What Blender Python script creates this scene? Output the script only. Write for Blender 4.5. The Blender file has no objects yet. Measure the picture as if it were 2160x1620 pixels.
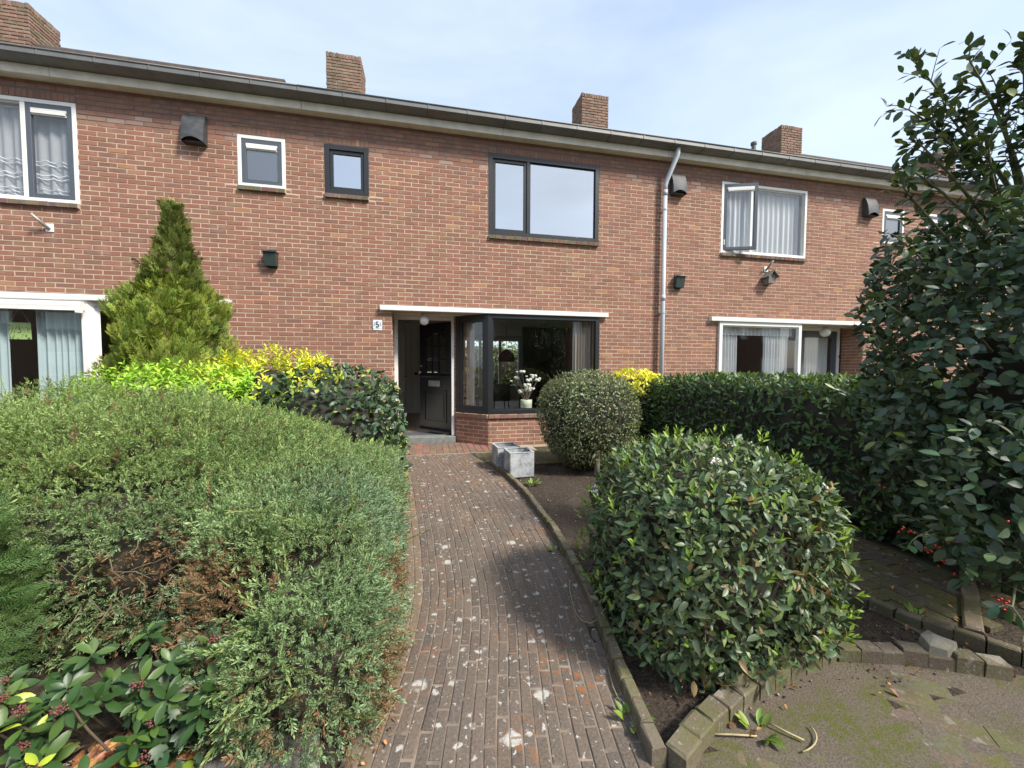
import bpy, math, random
import numpy as np
from mathutils import Vector, Matrix, noise

random.seed(5)
rng = np.random.default_rng(11)
R = math.radians
scene = bpy.context.scene
col = scene.collection

# ------------------------------------------------------------------ camera
YAW, PITCH, ROLL = R(12.247), R(2.582), R(0.225)
CAM = np.array([0.0, -6.6, 1.36])
_r = np.array([math.cos(YAW), -math.sin(YAW), 0])
_f = np.array([math.sin(YAW) * math.cos(PITCH), math.cos(YAW) * math.cos(PITCH), -math.sin(PITCH)])
_u = np.cross(_r, _f)
CR = _r * math.cos(ROLL) + _u * math.sin(ROLL)
CU = -_r * math.sin(ROLL) + _u * math.cos(ROLL)
cam = bpy.data.cameras.new('camera')
cam.sensor_width = 36
cam.lens = 830 / 2160 * 36
cam.clip_start, cam.clip_end = 0.05, 2000
cam_o = bpy.data.objects.new('camera', cam)
col.objects.link(cam_o)
cam_o.matrix_world = Matrix(((CR[0], CU[0], -_f[0], CAM[0]), (CR[1], CU[1], -_f[1], CAM[1]),
                             (CR[2], CU[2], -_f[2], CAM[2]), (0, 0, 0, 1)))
scene.camera = cam_o

# ------------------------------------------------------------------ sky and sun
SUN_EL, SUN_AZ = R(46), R(45)          # height of the sun, angle from the facade's normal towards +X
world = bpy.data.worlds.new('World')
scene.world = world
world.use_nodes = True
wn, wl = world.node_tree.nodes, world.node_tree.links
bg = wn['Background']
sky = wn.new('ShaderNodeTexSky')
sky.sky_type = 'NISHITA'
sky.sun_disc = False
sky.sun_elevation = SUN_EL
sky.sun_rotation = math.pi - SUN_AZ
sky.air_density, sky.dust_density, sky.ozone_density = 1.0, 1.6, 1.0
tc = wn.new('ShaderNodeTexCoord')
mp = wn.new('ShaderNodeMapping')
mp.inputs['Scale'].default_value = (1.0, 1.3, 3.2)
mp.inputs['Rotation'].default_value = (0.2, 0.3, 0.5)
cn = wn.new('ShaderNodeTexNoise')
cn.inputs['Scale'].default_value = 1.5
cn.inputs['Detail'].default_value = 7
cn.inputs['Roughness'].default_value = 0.52
cn.inputs['Distortion'].default_value = 0.4
cr = wn.new('ShaderNodeMapRange')
cr.inputs['From Min'].default_value, cr.inputs['From Max'].default_value = 0.32, 0.72
cr.inputs['To Min'].default_value, cr.inputs['To Max'].default_value = 0.42, 0.97
cm = wn.new('ShaderNodeMix')
cm.data_type = 'RGBA'
cm.inputs[7].default_value = (3.10, 3.60, 4.25, 1)     # thin high cloud
wl.new(tc.outputs['Generated'], mp.inputs['Vector'])
wl.new(mp.outputs['Vector'], cn.inputs['Vector'])
wl.new(cn.outputs['Fac'], cr.inputs['Value'])
wl.new(cr.outputs['Result'], cm.inputs[0])
wl.new(sky.outputs['Color'], cm.inputs[6])
wl.new(cm.outputs[2], bg.inputs['Color'])
bg.inputs['Strength'].default_value = 0.15

sun = bpy.data.lights.new('sun', 'SUN')
sun.energy = 3.1
sun.angle = R(10.0)
sun.color = (1.0, 0.95, 0.87)
sun_o = bpy.data.objects.new('sun', sun)
col.objects.link(sun_o)
SUND = Vector((math.sin(SUN_AZ) * math.cos(SUN_EL), -math.cos(SUN_AZ) * math.cos(SUN_EL), math.sin(SUN_EL)))
sun_o.rotation_euler = SUND.to_track_quat('Z', 'Y').to_euler()
sun_o.location = (6, -9, 12)

vs = scene.view_settings
vs.view_transform = 'Standard'
vs.look = 'None'
vs.exposure = 0.95
vs.gamma = 1
cy = scene.cycles
cy.use_denoising = True
cy.max_bounces, cy.diffuse_bounces, cy.glossy_bounces = 7, 4, 3
cy.transmission_bounces, cy.transparent_max_bounces = 4, 10
cy.caustics_reflective = cy.caustics_refractive = False

# ------------------------------------------------------------------ helpers: objects
WINV = {}
def link(o, parent=None):
    col.objects.link(o)
    if parent is not None:
        o.parent = parent
        o.matrix_parent_inverse = WINV.get(parent.name, Matrix())
    return o
def tag(o, label, cat, group=None):
    o['label'] = label
    o['category'] = cat
    if group:
        o['group'] = group
    return o
def thing(name, loc, label, cat, group=None):
    o = bpy.data.objects.new(name, None)
    o.empty_display_size = 0.1
    o.location = loc
    col.objects.link(o)
    WINV[o.name] = Matrix.Translation(-Vector(loc))
    return tag(o, label, cat, group)
def kind(o, k):
    o['kind'] = k
    return o

class MB:
    """collects shapes in world coordinates and builds ONE mesh object"""
    def __init__(s, xf=None):
        s.v, s.f, s.xf = [], [], xf
    def add(s, vs_, fs_):
        n = len(s.v)
        if s.xf is not None:
            vs_ = [tuple(s.xf @ Vector(p)) for p in vs_]
        s.v += [tuple(p) for p in vs_]
        s.f += [tuple(n + i for i in f) for f in fs_]
        return s
    def box(s, x0, x1, y0, y1, z0, z1):
        return s.add([(x0, y0, z0), (x1, y0, z0), (x1, y1, z0), (x0, y1, z0), (x0, y0, z1), (x1, y0, z1), (x1, y1, z1), (x0, y1, z1)],
                     [(0, 3, 2, 1), (4, 5, 6, 7), (0, 1, 5, 4), (1, 2, 6, 5), (2, 3, 7, 6), (3, 0, 4, 7)])
    def prism(s, poly, axis, a, b):
        """poly: 2-D outline extruded along an axis ('x': (y,z), 'z': (x,y), 'y': (x,z))"""
        P = {'x': lambda p, t: (t, p[0], p[1]), 'z': lambda p, t: (p[0], p[1], t), 'y': lambda p, t: (p[0], t, p[1])}[axis]
        n = len(poly)
        return s.add([P(p, a) for p in poly] + [P(p, b) for p in poly],
                     [tuple(range(n - 1, -1, -1)), tuple(range(n, 2 * n))] + [(i, (i + 1) % n, n + (i + 1) % n, n + i) for i in range(n)])
    def tube(s, pts, rad, n=8, cap=True):
        pts = [Vector(p) for p in pts]
        rad = rad if isinstance(rad, (list, tuple)) else [rad] * len(pts)
        V, F, prev = [], [], None
        for i, p in enumerate(pts):
            d = (pts[min(i + 1, len(pts) - 1)] - pts[max(i - 1, 0)]).normalized()
            a = prev if prev is not None else (Vector((0, 0, 1)) if abs(d.z) < 0.9 else Vector((1, 0, 0)))
            a = (a - d * a.dot(d)).normalized()
            b = d.cross(a)
            prev = a
            for k in range(n):
                t = 2 * math.pi * k / n
                V.append(p + (a * math.cos(t) + b * math.sin(t)) * rad[i])
        for i in range(len(pts) - 1):
            for k in range(n):
                F.append((i * n + k, i * n + (k + 1) % n, (i + 1) * n + (k + 1) % n, (i + 1) * n + k))
        if cap:
            F.append(tuple(range(n - 1, -1, -1)))
            F.append(tuple((len(pts) - 1) * n + k for k in range(n)))
        return s.add(V, F)
    def lathe(s, c, prof, n=20):
        V, F = [], []
        for r_, z in prof:
            for k in range(n):
                t = 2 * math.pi * k / n
                V.append((c[0] + r_ * math.cos(t), c[1] + r_ * math.sin(t), c[2] + z))
        for i in range(len(prof) - 1):
            for k in range(n):
                F.append((i * n + k, i * n + (k + 1) % n, (i + 1) * n + (k + 1) % n, (i + 1) * n + k))
        F.append(tuple(range(n - 1, -1, -1)))
        F.append(tuple((len(prof) - 1) * n + k for k in range(n)))
        return s.add(V, F)
    def ball(s, c, r, n=10, m=7, sq=(1, 1, 1)):
        V, F = [], []
        for i in range(m + 1):
            th = math.pi * i / m
            for k in range(n):
                t = 2 * math.pi * k / n
                V.append((c[0] + r * sq[0] * math.sin(th) * math.cos(t), c[1] + r * sq[1] * math.sin(th) * math.sin(t), c[2] + r * sq[2] * math.cos(th)))
        for i in range(m):
            for k in range(n):
                F.append((i * n + k, (i + 1) * n + k, (i + 1) * n + (k + 1) % n, i * n + (k + 1) % n))
        return s.add(V, F)
    def ring(s, x0, x1, z0, z1, w, y0, y1):
        """a rectangular frame of bar width w (or (l,r,b,t)), butted end to end"""
        l, r_, b, t = w if isinstance(w, tuple) else (w, w, w, w)
        s.box(x0, x0 + l, y0, y1, z0, z1)
        s.box(x1 - r_, x1, y0, y1, z0, z1)
        s.box(x0 + l, x1 - r_, y0, y1, z0, z0 + b)
        s.box(x0 + l, x1 - r_, y0, y1, z1 - t, z1)
        return s
    def build(s, name, mat, parent=None, smooth=False, bevel=0.0, auto=None):
        me = bpy.data.meshes.new(name)
        me.from_pydata(s.v, [], s.f)
        me.materials.append(mat)
        if smooth:
            me.polygons.foreach_set('use_smooth', [True] * len(me.polygons))
        if auto is not None:
            me.polygons.foreach_set('use_smooth', [True] * len(me.polygons))
            me.set_sharp_from_angle(angle=R(auto))
        o = link(bpy.data.objects.new(name, me), parent)
        if bevel:
            m = o.modifiers.new('bevel', 'BEVEL')
            m.width, m.segments, m.limit_method = bevel, 1, 'ANGLE'
        return o

def np_mesh(name, V, T, cols=None, mat=None, smooth=False):
    """fast mesh from numpy verts and an (n,3|4) face array, optional per-vertex colour"""
    me = bpy.data.meshes.new(name)
    k = T.shape[1]
    me.vertices.add(len(V))
    me.vertices.foreach_set('co', np.ascontiguousarray(V, dtype=np.float32).ravel())
    me.loops.add(T.size)
    me.loops.foreach_set('vertex_index', np.ascontiguousarray(T, dtype=np.int32).ravel())
    me.polygons.add(len(T))
    me.polygons.foreach_set('loop_start', np.arange(0, T.size, k, dtype=np.int32))
    me.polygons.foreach_set('use_smooth', np.full(len(T), bool(smooth), dtype=bool))
    if cols is not None:
        a = me.color_attributes.new('Col', 'FLOAT_COLOR', 'POINT')
        c4 = np.ones((len(V), 4), dtype=np.float32)
        c4[:, :3] = cols
        a.data.foreach_set('color', c4.ravel())
    me.update(calc_edges=True)
    if mat:
        me.materials.append(mat)
    return me

# ------------------------------------------------------------------ helpers: materials
def newmat(name):
    m = bpy.data.materials.new(name)
    m.use_nodes = True
    nt = m.node_tree
    return m, nt, nt.nodes['Principled BSDF']
def nz(nt, scale, detail=4, rough=0.55, vec=None, kind_='ShaderNodeTexNoise'):
    n = nt.nodes.new(kind_)
    n.inputs['Scale'].default_value = scale
    if 'Detail' in n.inputs:
        n.inputs['Detail'].default_value = detail
    if 'Roughness' in n.inputs:
        n.inputs['Roughness'].default_value = rough
    if vec is not None:
        nt.links.new(vec, n.inputs['Vector'])
    return n
def mixc(nt, fac, a, b, mode='MIX'):
    n = nt.nodes.new('ShaderNodeMix')
    n.data_type = 'RGBA'
    n.blend_type = mode
    n.clamp_factor = True
    for sock, val in ((n.inputs[0], fac), (n.inputs[6], a), (n.inputs[7], b)):
        if hasattr(val, 'links'):
            nt.links.new(val, sock)
        elif isinstance(val, (int, float)):
            sock.default_value = val
        else:
            sock.default_value = (*val, 1)
    return n.outputs[2]
def mapr(nt, val, a, b, c=0.0, d=1.0, smooth=False):
    n = nt.nodes.new('ShaderNodeMapRange')
    if smooth:
        n.interpolation_type = 'SMOOTHSTEP'
    nt.links.new(val, n.inputs['Value'])
    for k, v in zip(('From Min', 'From Max', 'To Min', 'To Max'), (a, b, c, d)):
        n.inputs[k].default_value = v
    return n.outputs['Result']
def mathn(nt, op, a, b=None):
    n = nt.nodes.new('ShaderNodeMath')
    n.operation = op
    for i, v in enumerate((a, b)):
        if v is None:
            continue
        if hasattr(v, 'links'):
            nt.links.new(v, n.inputs[i])
        else:
            n.inputs[i].default_value = v
    return n.outputs[0]
def bump(nt, bsdf, h, strength=0.3, dist=0.01):
    b = nt.nodes.new('ShaderNodeBump')
    b.inputs['Strength'].default_value = strength
    b.inputs['Distance'].default_value = dist
    nt.links.new(h, b.inputs['Height'])
    nt.links.new(b.outputs['Normal'], bsdf.inputs['Normal'])
def pos(nt):
    return nt.nodes.new('ShaderNodeNewGeometry').outputs['Position']
def plain(name, c, rough=0.5, var=0.12, scale=8.0, metal=0.0, spec=0.5, bmp=0.0, c2=None):
    """painted / plain surface with a little tonal variation"""
    m, nt, b = newmat(name)
    p = pos(nt)
    n = nz(nt, scale, 5, 0.6, p)
    d = c2 if c2 else tuple(x * (1 - var * 2) for x in c)
    cc = mixc(nt, mapr(nt, n.outputs['Fac'], 0.35, 0.7), c, d)
    nt.links.new(cc, b.inputs['Base Color'])
    b.inputs['Roughness'].default_value = rough
    b.inputs['Metallic'].default_value = metal
    b.inputs['Specular IOR Level'].default_value = spec
    if bmp:
        n2 = nz(nt, scale * 12, 4, 0.6, p)
        bump(nt, b, n2.outputs['Fac'], bmp, 0.004)
    return m
def tint_source(nt, src):
    if src == 'attr':
        n = nt.nodes.new('ShaderNodeAttribute')
        n.attribute_name = 'Col'
        return n.outputs['Color']
    n = nt.nodes.new('ShaderNodeObjectInfo')
    return n.outputs['Color']

def brick_material(src):
    m, nt, b = newmat('wall_brick_' + src)
    p = pos(nt)
    base = tint_source(nt, src)
    g = nz(nt, 55, 5, 0.65, p)
    c = mixc(nt, mapr(nt, g.outputs['Fac'], 0.3, 0.75), base, (0.16, 0.10, 0.075))
    c = mixc(nt, 0.45, base, c)
    g2 = nz(nt, 7, 3, 0.5, p)
    c = mixc(nt, mapr(nt, g2.outputs['Fac'], 0.5, 0.75, 0, 0.25), c, (0.42, 0.33, 0.27))
    mpn = nt.nodes.new('ShaderNodeMapping')
    mpn.inputs['Scale'].default_value = (2.2, 2.2, 0.35)
    nt.links.new(p, mpn.inputs['Vector'])
    g4 = nz(nt, 1.6, 5, 0.6, mpn.outputs['Vector'])
    c = mixc(nt, mapr(nt, g4.outputs['Fac'], 0.50, 0.75, 0, 0.24), c, (0.13, 0.095, 0.075))
    nt.links.new(c, b.inputs['Base Color'])
    b.inputs['Roughness'].default_value = 0.88
    b.inputs['Specular IOR Level'].default_value = 0.3
    g3 = nz(nt, 160, 4, 0.7, p)
    bump(nt, b, g3.outputs['Fac'], 0.5, 0.004)
    return m
BRICK = {s: brick_material(s) for s in ('attr', 'object')}

def mortar_material(name, c, c2, dark=None, z0=4.67):
    """pale pointing; the uppermost courses were pointed in a dark cement mortar (joints darker than the bricks)"""
    m, nt, b = newmat(name)
    p = pos(nt)
    n = nz(nt, 9, 5, 0.6, p)
    cc = mixc(nt, mapr(nt, n.outputs['Fac'], 0.3, 0.7), c, c2)
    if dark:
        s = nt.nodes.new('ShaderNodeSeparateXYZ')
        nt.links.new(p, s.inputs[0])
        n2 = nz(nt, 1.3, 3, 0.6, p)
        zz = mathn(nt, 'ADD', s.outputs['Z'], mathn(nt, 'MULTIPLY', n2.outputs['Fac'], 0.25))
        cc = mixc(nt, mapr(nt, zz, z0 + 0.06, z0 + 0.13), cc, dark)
    nt.links.new(cc, b.inputs['Base Color'])
    b.inputs['Roughness'].default_value = 0.95
    b.inputs['Specular IOR Level'].default_value = 0.2
    n3 = nz(nt, 140, 3, 0.6, p)
    bump(nt, b, n3.outputs['Fac'], 0.5, 0.004)
    return m
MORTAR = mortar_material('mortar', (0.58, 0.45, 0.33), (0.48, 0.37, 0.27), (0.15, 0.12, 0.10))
MORTAR_CHIMNEY = mortar_material('mortar_chimney', (0.42, 0.34, 0.27), (0.28, 0.23, 0.18))

def leaf_material(name, src, rough=0.42, trans=0.22, spec=0.5, var=0.35):
    m, nt, b = newmat(name + '_' + src)
    base = mixc(nt, 1.0, tint_source(nt, src), (1.6, 1.6, 1.6), 'MULTIPLY')
    p = pos(nt)
    n = nz(nt, 30, 3, 0.5, p)
    c = mixc(nt, mapr(nt, n.outputs['Fac'], 0.3, 0.7, 0, var), base, mixc(nt, 1.0, base, (0.55, 0.6, 0.5), 'MULTIPLY'))
    nt.links.new(c, b.inputs['Base Color'])
    b.inputs['Roughness'].default_value = rough
    b.inputs['Specular IOR Level'].default_value = spec
    t = nt.nodes.new('ShaderNodeBsdfTranslucent')
    nt.links.new(mixc(nt, 1.0, c, (1.25, 1.3, 0.55), 'MULTIPLY'), t.inputs['Color'])
    mx = nt.nodes.new('ShaderNodeMixShader')
    mx.inputs[0].default_value = trans
    out = nt.nodes['Material Output']
    nt.links.new(b.outputs[0], mx.inputs[1])
    nt.links.new(t.outputs[0], mx.inputs[2])
    nt.links.new(mx.outputs[0], out.inputs['Surface'])
    return m
def leafpair(name, **k):
    return {s: leaf_material(name, s, **k) for s in ('attr', 'object')}
LEAF_GLOSSY = leafpair('glossy_leaf', rough=0.42, trans=0.15, spec=0.42)
LEAF_WAXY = leafpair('waxy_leaf', rough=0.40, trans=0.12, spec=0.4)
LEAF_SOFT = leafpair('soft_leaf', rough=0.48, trans=0.25)
LEAF_NEEDLE = leafpair('needle', rough=0.6, trans=0.2, spec=0.3)

def glass_material(name, tint=(0.97, 0.98, 0.98), rough=0.0, frost=False, base=0.09):
    m = bpy.data.materials.new(name)
    m.use_nodes = True
    nt = m.node_tree
    for n in list(nt.nodes):
        nt.nodes.remove(n)
    out = nt.nodes.new('ShaderNodeOutputMaterial')
    ge = nt.nodes.new('ShaderNodeNewGeometry')
    dp = nt.nodes.new('ShaderNodeVectorMath')
    dp.operation = 'DOT_PRODUCT'
    nt.links.new(ge.outputs['Incoming'], dp.inputs[0])
    nt.links.new(ge.outputs['Normal'], dp.inputs[1])
    sch = mathn(nt, 'POWER', mathn(nt, 'SUBTRACT', 1.0, mathn(nt, 'ABSOLUTE', dp.outputs['Value'])), 5.0)
    fres = mathn(nt, 'ADD', mathn(nt, 'MULTIPLY', sch, 0.9), base)
    front = mathn(nt, 'SUBTRACT', 1.0, ge.outputs['Backfacing'])
    gl = nt.nodes.new('ShaderNodeBsdfGlossy')
    gl.inputs['Roughness'].default_value = rough
    gl.inputs['Color'].default_value = (1, 1, 1, 1)
    tr = nt.nodes.new('ShaderNodeBsdfTranslucent' if frost else 'ShaderNodeBsdfTransparent')
    tr.inputs['Color'].default_value = (*tint, 1)
    f2 = mathn(nt, 'MULTIPLY', fres, front)         # the outer face of the pane mirrors
    mx = nt.nodes.new('ShaderNodeMixShader')
    nt.links.new(mathn(nt, 'MINIMUM', f2, 1.0), mx.inputs[0])
    nt.links.new(tr.outputs[0], mx.inputs[1])
    nt.links.new(gl.outputs[0], mx.inputs[2])
    nt.links.new(mx.outputs[0], out.inputs['Surface'])
    return m
GLASS = glass_material('window_glass')
GLASS_COATED = glass_material('coated_glass', (0.42, 0.46, 0.48), base=0.60)     # mirroring sun-protection glazing
GLASS_FROST = glass_material('frosted_glass', (0.55, 0.6, 0.62), 0.35, True, 0.28)
WHITE = plain('white_paint', (0.80, 0.79, 0.75), 0.45, 0.05, 3, bmp=0.05)
CREAM = plain('cream_board', (0.80, 0.76, 0.65), 0.6, 0.12, 5, bmp=0.1)
ANTHR = plain('anthracite_paint', (0.085, 0.10, 0.12), 0.42, 0.08, 4)
BLACKF = plain('black_frame', (0.022, 0.023, 0.025), 0.38, 0.08, 4)
DOORBLK = plain('black_door_paint', (0.010, 0.011, 0.014), 0.28, 0.08, 4)
ZINC = plain('zinc_gutter', (0.20, 0.20, 0.19), 0.5, 0.14, 3, metal=0.35, bmp=0.1)
PIPEM = plain('grey_pipe', (0.50, 0.54, 0.57), 0.42, 0.06, 2)
HOODM = plain('black_hood', (0.035, 0.037, 0.04), 0.62, 0.15, 14, c2=(0.075, 0.078, 0.082))
STONE = plain('bluestone', (0.22, 0.24, 0.22), 0.75, 0.2, 14, bmp=0.3)
ROOFM = plain('roof_tile', (0.10, 0.075, 0.06), 0.85, 0.25, 6, bmp=0.4)
INWALL = plain('interior_plaster', (0.56, 0.53, 0.49), 0.9, 0.04)
INDARK = plain('interior_dark', (0.10, 0.095, 0.09), 0.8, 0.1)
INFLOOR = plain('oak_floor', (0.46, 0.35, 0.23), 0.45, 0.15, 5)
METAL = plain('brushed_metal', (0.55, 0.55, 0.53), 0.3, 0.08, 10, metal=0.9)
GREENBOX = plain('dark_green_box', (0.035, 0.055, 0.045), 0.5, 0.1, 10)
LAMPW = plain('opal_glass', (0.80, 0.79, 0.76), 0.2, 0.02)
BARK = plain('bark', (0.16, 0.14, 0.10), 0.9, 0.3, 20, bmp=0.5)
TWIG = plain('twig', (0.20, 0.155, 0.10), 0.85, 0.25, 20)
SHADED_TWIGS = plain('shaded_twig_core', (0.045, 0.04, 0.028), 0.95, 0.3, 10, bmp=0.5)  # dark inner twigs, with the shade deep in the foliage in their colour
BLKFURN = plain('black_furniture', (0.012, 0.012, 0.013), 0.4, 0.05)

def proj(P):
    """pixel position in the 2160-wide photograph and depth of points P (n,3)"""
    d = np.asarray(P) - CAM
    z = d @ _f
    z2 = np.where(z > 0.02, z, 0.02)
    return 1080 + 830 * (d @ CR) / z2, 810 - 830 * (d @ CU) / z2, z

# ------------------------------------------------------------------ helpers: bricks
class Bricks:
    """bricks of one body: the largest in the picture become objects of their own, the rest one joined mesh"""
    def __init__(s):
        s.items = []
    def add(s, c, u, v, n, w, h, colr, depth=0.06):
        s.items.append((tuple(c), tuple(u), tuple(v), tuple(n), w, h, tuple(colr), depth))
    @staticmethod
    def shape(w, h, depth, r, ch=0.0025, jit=0.0016):
        j = lambda: r.uniform(-jit, jit)
        a, b = w / 2, h / 2
        co = [(-1, -1), (1, -1), (1, 1), (-1, 1)]
        V = [(sx * (a - ch) + j(), sy * (b - ch) + j(), abs(j()) * 0.6) for sx, sy in co]
        V += [(sx * a + j() * 1.5, sy * b + j() * 1.2, -ch) for sx, sy in co]
        V += [(sx * a, sy * b, -depth) for sx, sy in co]
        F = [(0, 1, 2, 3)] + [(4 + i, 4 + (i + 1) % 4, (i + 1) % 4, i) for i in range(4)] + [(8 + i, 8 + (i + 1) % 4, 4 + (i + 1) % 4, 4 + i) for i in range(4)]
        return V, F
    def build(s, parent, mats, n_obj, name='brick', rest='brick_courses', ch=0.0025, jit=0.0016, ok=None):
        it = s.items
        P = np.array([i[0] for i in it])
        X, Y, Z = proj(P)
        area = np.array([i[4] * i[5] for i in it]) / np.maximum(Z, 0.3) ** 2
        vis = (X > 0) & (X < 2160) & (Y > 0) & (Y < 1620) & (Z > 0.1)
        if ok is not None:
            vis &= ok(P, X, Y)
        sc_ = np.where(vis, area, -1)
        order = np.argsort(-sc_)
        chosen = set(int(i) for i in order[:n_obj] if sc_[i] > 0)
        cache, r = {}, random.Random(3)
        RV, RF, RC, off = [], [], [], 0
        for k, (c, u, v, n, w, h, colr, dep) in enumerate(it):
            if k in chosen:
                key = (round(w, 3), round(h, 3), round(dep, 3), r.randrange(6))
                me = cache.get(key)
                if me is None:
                    V, F = s.shape(w, h, dep, r, ch, jit)
                    me = bpy.data.meshes.new(name)
                    me.from_pydata(V, [], F)
                    me.materials.append(mats['object'])
                    cache[key] = me
                o = bpy.data.objects.new(name, me)
                o.color = (*colr, 1)
                link(o, parent)
                o.matrix_local = WINV.get(parent.name, Matrix()) @ Matrix(((u[0], v[0], n[0], c[0]), (u[1], v[1], n[1], c[1]), (u[2], v[2], n[2], c[2]), (0, 0, 0, 1)))
                o.matrix_parent_inverse = Matrix()
            else:
                V, F = s.shape(w, h, dep, r, ch, jit)
                A = np.array([u, v, n])
                RV.append(np.array(V) @ A + np.array(c))
                RF.append(np.array(F) + off)
                RC.append(np.tile(colr, (12, 1)))
                off += 12
        if RV:
            me = np_mesh(rest, np.concatenate(RV), np.concatenate(RF), np.concatenate(RC), mats['attr'])
            kind(link(bpy.data.objects.new(rest, me), parent), 'stuff')

BR = random.Random(21)
def brick_colour(z=2.0, top=False):
    t = BR.random()
    if t < 0.55:
        c = (0.312, 0.140, 0.094)
    elif t < 0.75:
        c = (0.284, 0.132, 0.091)
    elif t < 0.84:
        c = (0.248, 0.124, 0.090)
    elif t < 0.94:
        c = (0.300, 0.160, 0.098)
    elif t < 0.96:
        c = (0.420, 0.210, 0.105)
    else:
        c = (0.350, 0.158, 0.104)
    k = BR.uniform(0.90, 1.10)
    c = [x * k for x in c]
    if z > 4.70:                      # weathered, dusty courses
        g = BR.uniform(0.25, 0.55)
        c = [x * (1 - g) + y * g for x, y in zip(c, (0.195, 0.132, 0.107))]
    if 4.60 < z < 4.84 and BR.random() < 0.22:        # lime bloom
        g = BR.uniform(0.25, 0.6)
        c = [x * (1 - g) + y * g for x, y in zip(c, (0.46, 0.37, 0.31))]
    return c

CH, PITCHX = 0.0668, 0.219           # course height, brick pitch
def lay_wall(B, p0, p1, z0, z1, openings=(), phase=0.0, nrm=None, depth=0.06, own=None):
    """stretcher bond between plan points p0 and p1; openings are rectangles (u0,u1,z0,z1)"""
    L = math.hypot(p1[0] - p0[0], p1[1] - p0[1])
    u = ((p1[0] - p0[0]) / L, (p1[1] - p0[1]) / L, 0)
    n = nrm or (u[1], -u[0], 0)
    i0, i1 = int(round(z0 / CH)), int(math.ceil(z1 / CH))
    for i in range(i0, i1):
        za, zb = i * CH + 0.0056, (i + 1) * CH - 0.0056
        zb = min(zb, z1 - 0.003)
        if zb - za < 0.02:
            continue
        x = phase - PITCHX * (1 if i % 2 else 1.5)
        while x < L:
            a, b = max(x + 0.0056, 0.001), min(x + PITCHX - 0.0056, L - 0.001)
            x += PITCHX
            if own:
                a, b = x - PITCHX + 0.0056, x - 0.0056
                if not own[0] <= (a + b) / 2 < own[1]:
                    continue
            if b - a < 0.02:
                continue
            segs = [(a, b, za, zb)]
            for (o0, o1, q0, q1) in openings:
                nxt = []
                for (s0, s1, t0, t1) in segs:
                    if s1 <= o0 or s0 >= o1 or t1 <= q0 or t0 >= q1:
                        nxt.append((s0, s1, t0, t1))
                        continue
                    ov = min(t1, q1) - max(t0, q0)
                    if ov < 0.45 * (t1 - t0) and (s1 - s0) > 0.02:
                        nxt.append((s0, s1, q1 + 0.003, t1) if q1 < t1 else (s0, s1, t0, q0 - 0.003))
                        continue
                    if s0 < o0:
                        nxt.append((s0, o0 - 0.004, t0, t1))
                    if s1 > o1:
                        nxt.append((o1 + 0.004, s1, t0, t1))
                segs = [q for q in nxt if q[1] - q[0] > 0.02 and q[3] - q[2] > 0.018]
            for (s0, s1, t0, t1) in segs:
                m = (s0 + s1) / 2
                out = BR.uniform(-0.0015, 0.0025)
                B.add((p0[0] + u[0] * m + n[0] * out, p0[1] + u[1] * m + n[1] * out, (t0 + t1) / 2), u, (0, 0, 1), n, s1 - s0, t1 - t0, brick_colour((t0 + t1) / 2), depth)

def sheet_with_holes(mb, x0, x1, z0, z1, y, holes, flip=False):
    xs = sorted({x0, x1} | {min(max(v, x0), x1) for h in holes for v in h[:2]})
    zs = sorted({z0, z1} | {min(max(v, z0), z1) for h in holes for v in h[2:]})
    for i in range(len(xs) - 1):
        for k in range(len(zs) - 1):
            mx_, mz = (xs[i] + xs[i + 1]) / 2, (zs[k] + zs[k + 1]) / 2
            if any(h[0] < mx_ < h[1] and h[2] < mz < h[3] for h in holes):
                continue
            q = [(xs[i], y, zs[k]), (xs[i + 1], y, zs[k]), (xs[i + 1], y, zs[k + 1]), (xs[i], y, zs[k + 1])]
            mb.add(q, [(3, 2, 1, 0) if flip else (0, 1, 2, 3)])

# ================================================================== THE SETTING
def soil_material():
    m, nt, b = newmat('soil')
    p = pos(nt)
    n1, n2, n3 = nz(nt, 2.2, 6, 0.6, p), nz(nt, 60, 5, 0.7, p), nz(nt, 14, 4, 0.6, p)
    c = mixc(nt, mapr(nt, n2.outputs['Fac'], 0.35, 0.7), (0.035, 0.027, 0.021), (0.115, 0.088, 0.066))
    c = mixc(nt, mapr(nt, n1.outputs['Fac'], 0.55, 0.7, 0, 0.7), c, (0.14, 0.11, 0.08))
    c = mixc(nt, mapr(nt, n3.outputs['Fac'], 0.62, 0.72, 0, 0.6), c, (0.06, 0.075, 0.022))
    nt.links.new(c, b.inputs['Base Color'])
    b.inputs['Roughness'].default_value = 0.95
    b.inputs['Specular IOR Level'].default_value = 0.2
    bump(nt, b, n2.outputs['Fac'], 0.9, 0.02)
    return m
SOIL = soil_material()
def grass_material():
    m, nt, b = newmat('lawn')
    p = pos(nt)
    n = nz(nt, 25, 5, 0.7, p)
    c = mixc(nt, n.outputs['Fac'], (0.095, 0.10, 0.052), (0.155, 0.145, 0.09))
    nt.links.new(c, b.inputs['Base Color'])
    b.inputs['Roughness'].default_value = 0.9
    bump(nt, b, n.outputs['Fac'], 1.0, 0.03)
    return m
LAWN = grass_material()
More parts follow.
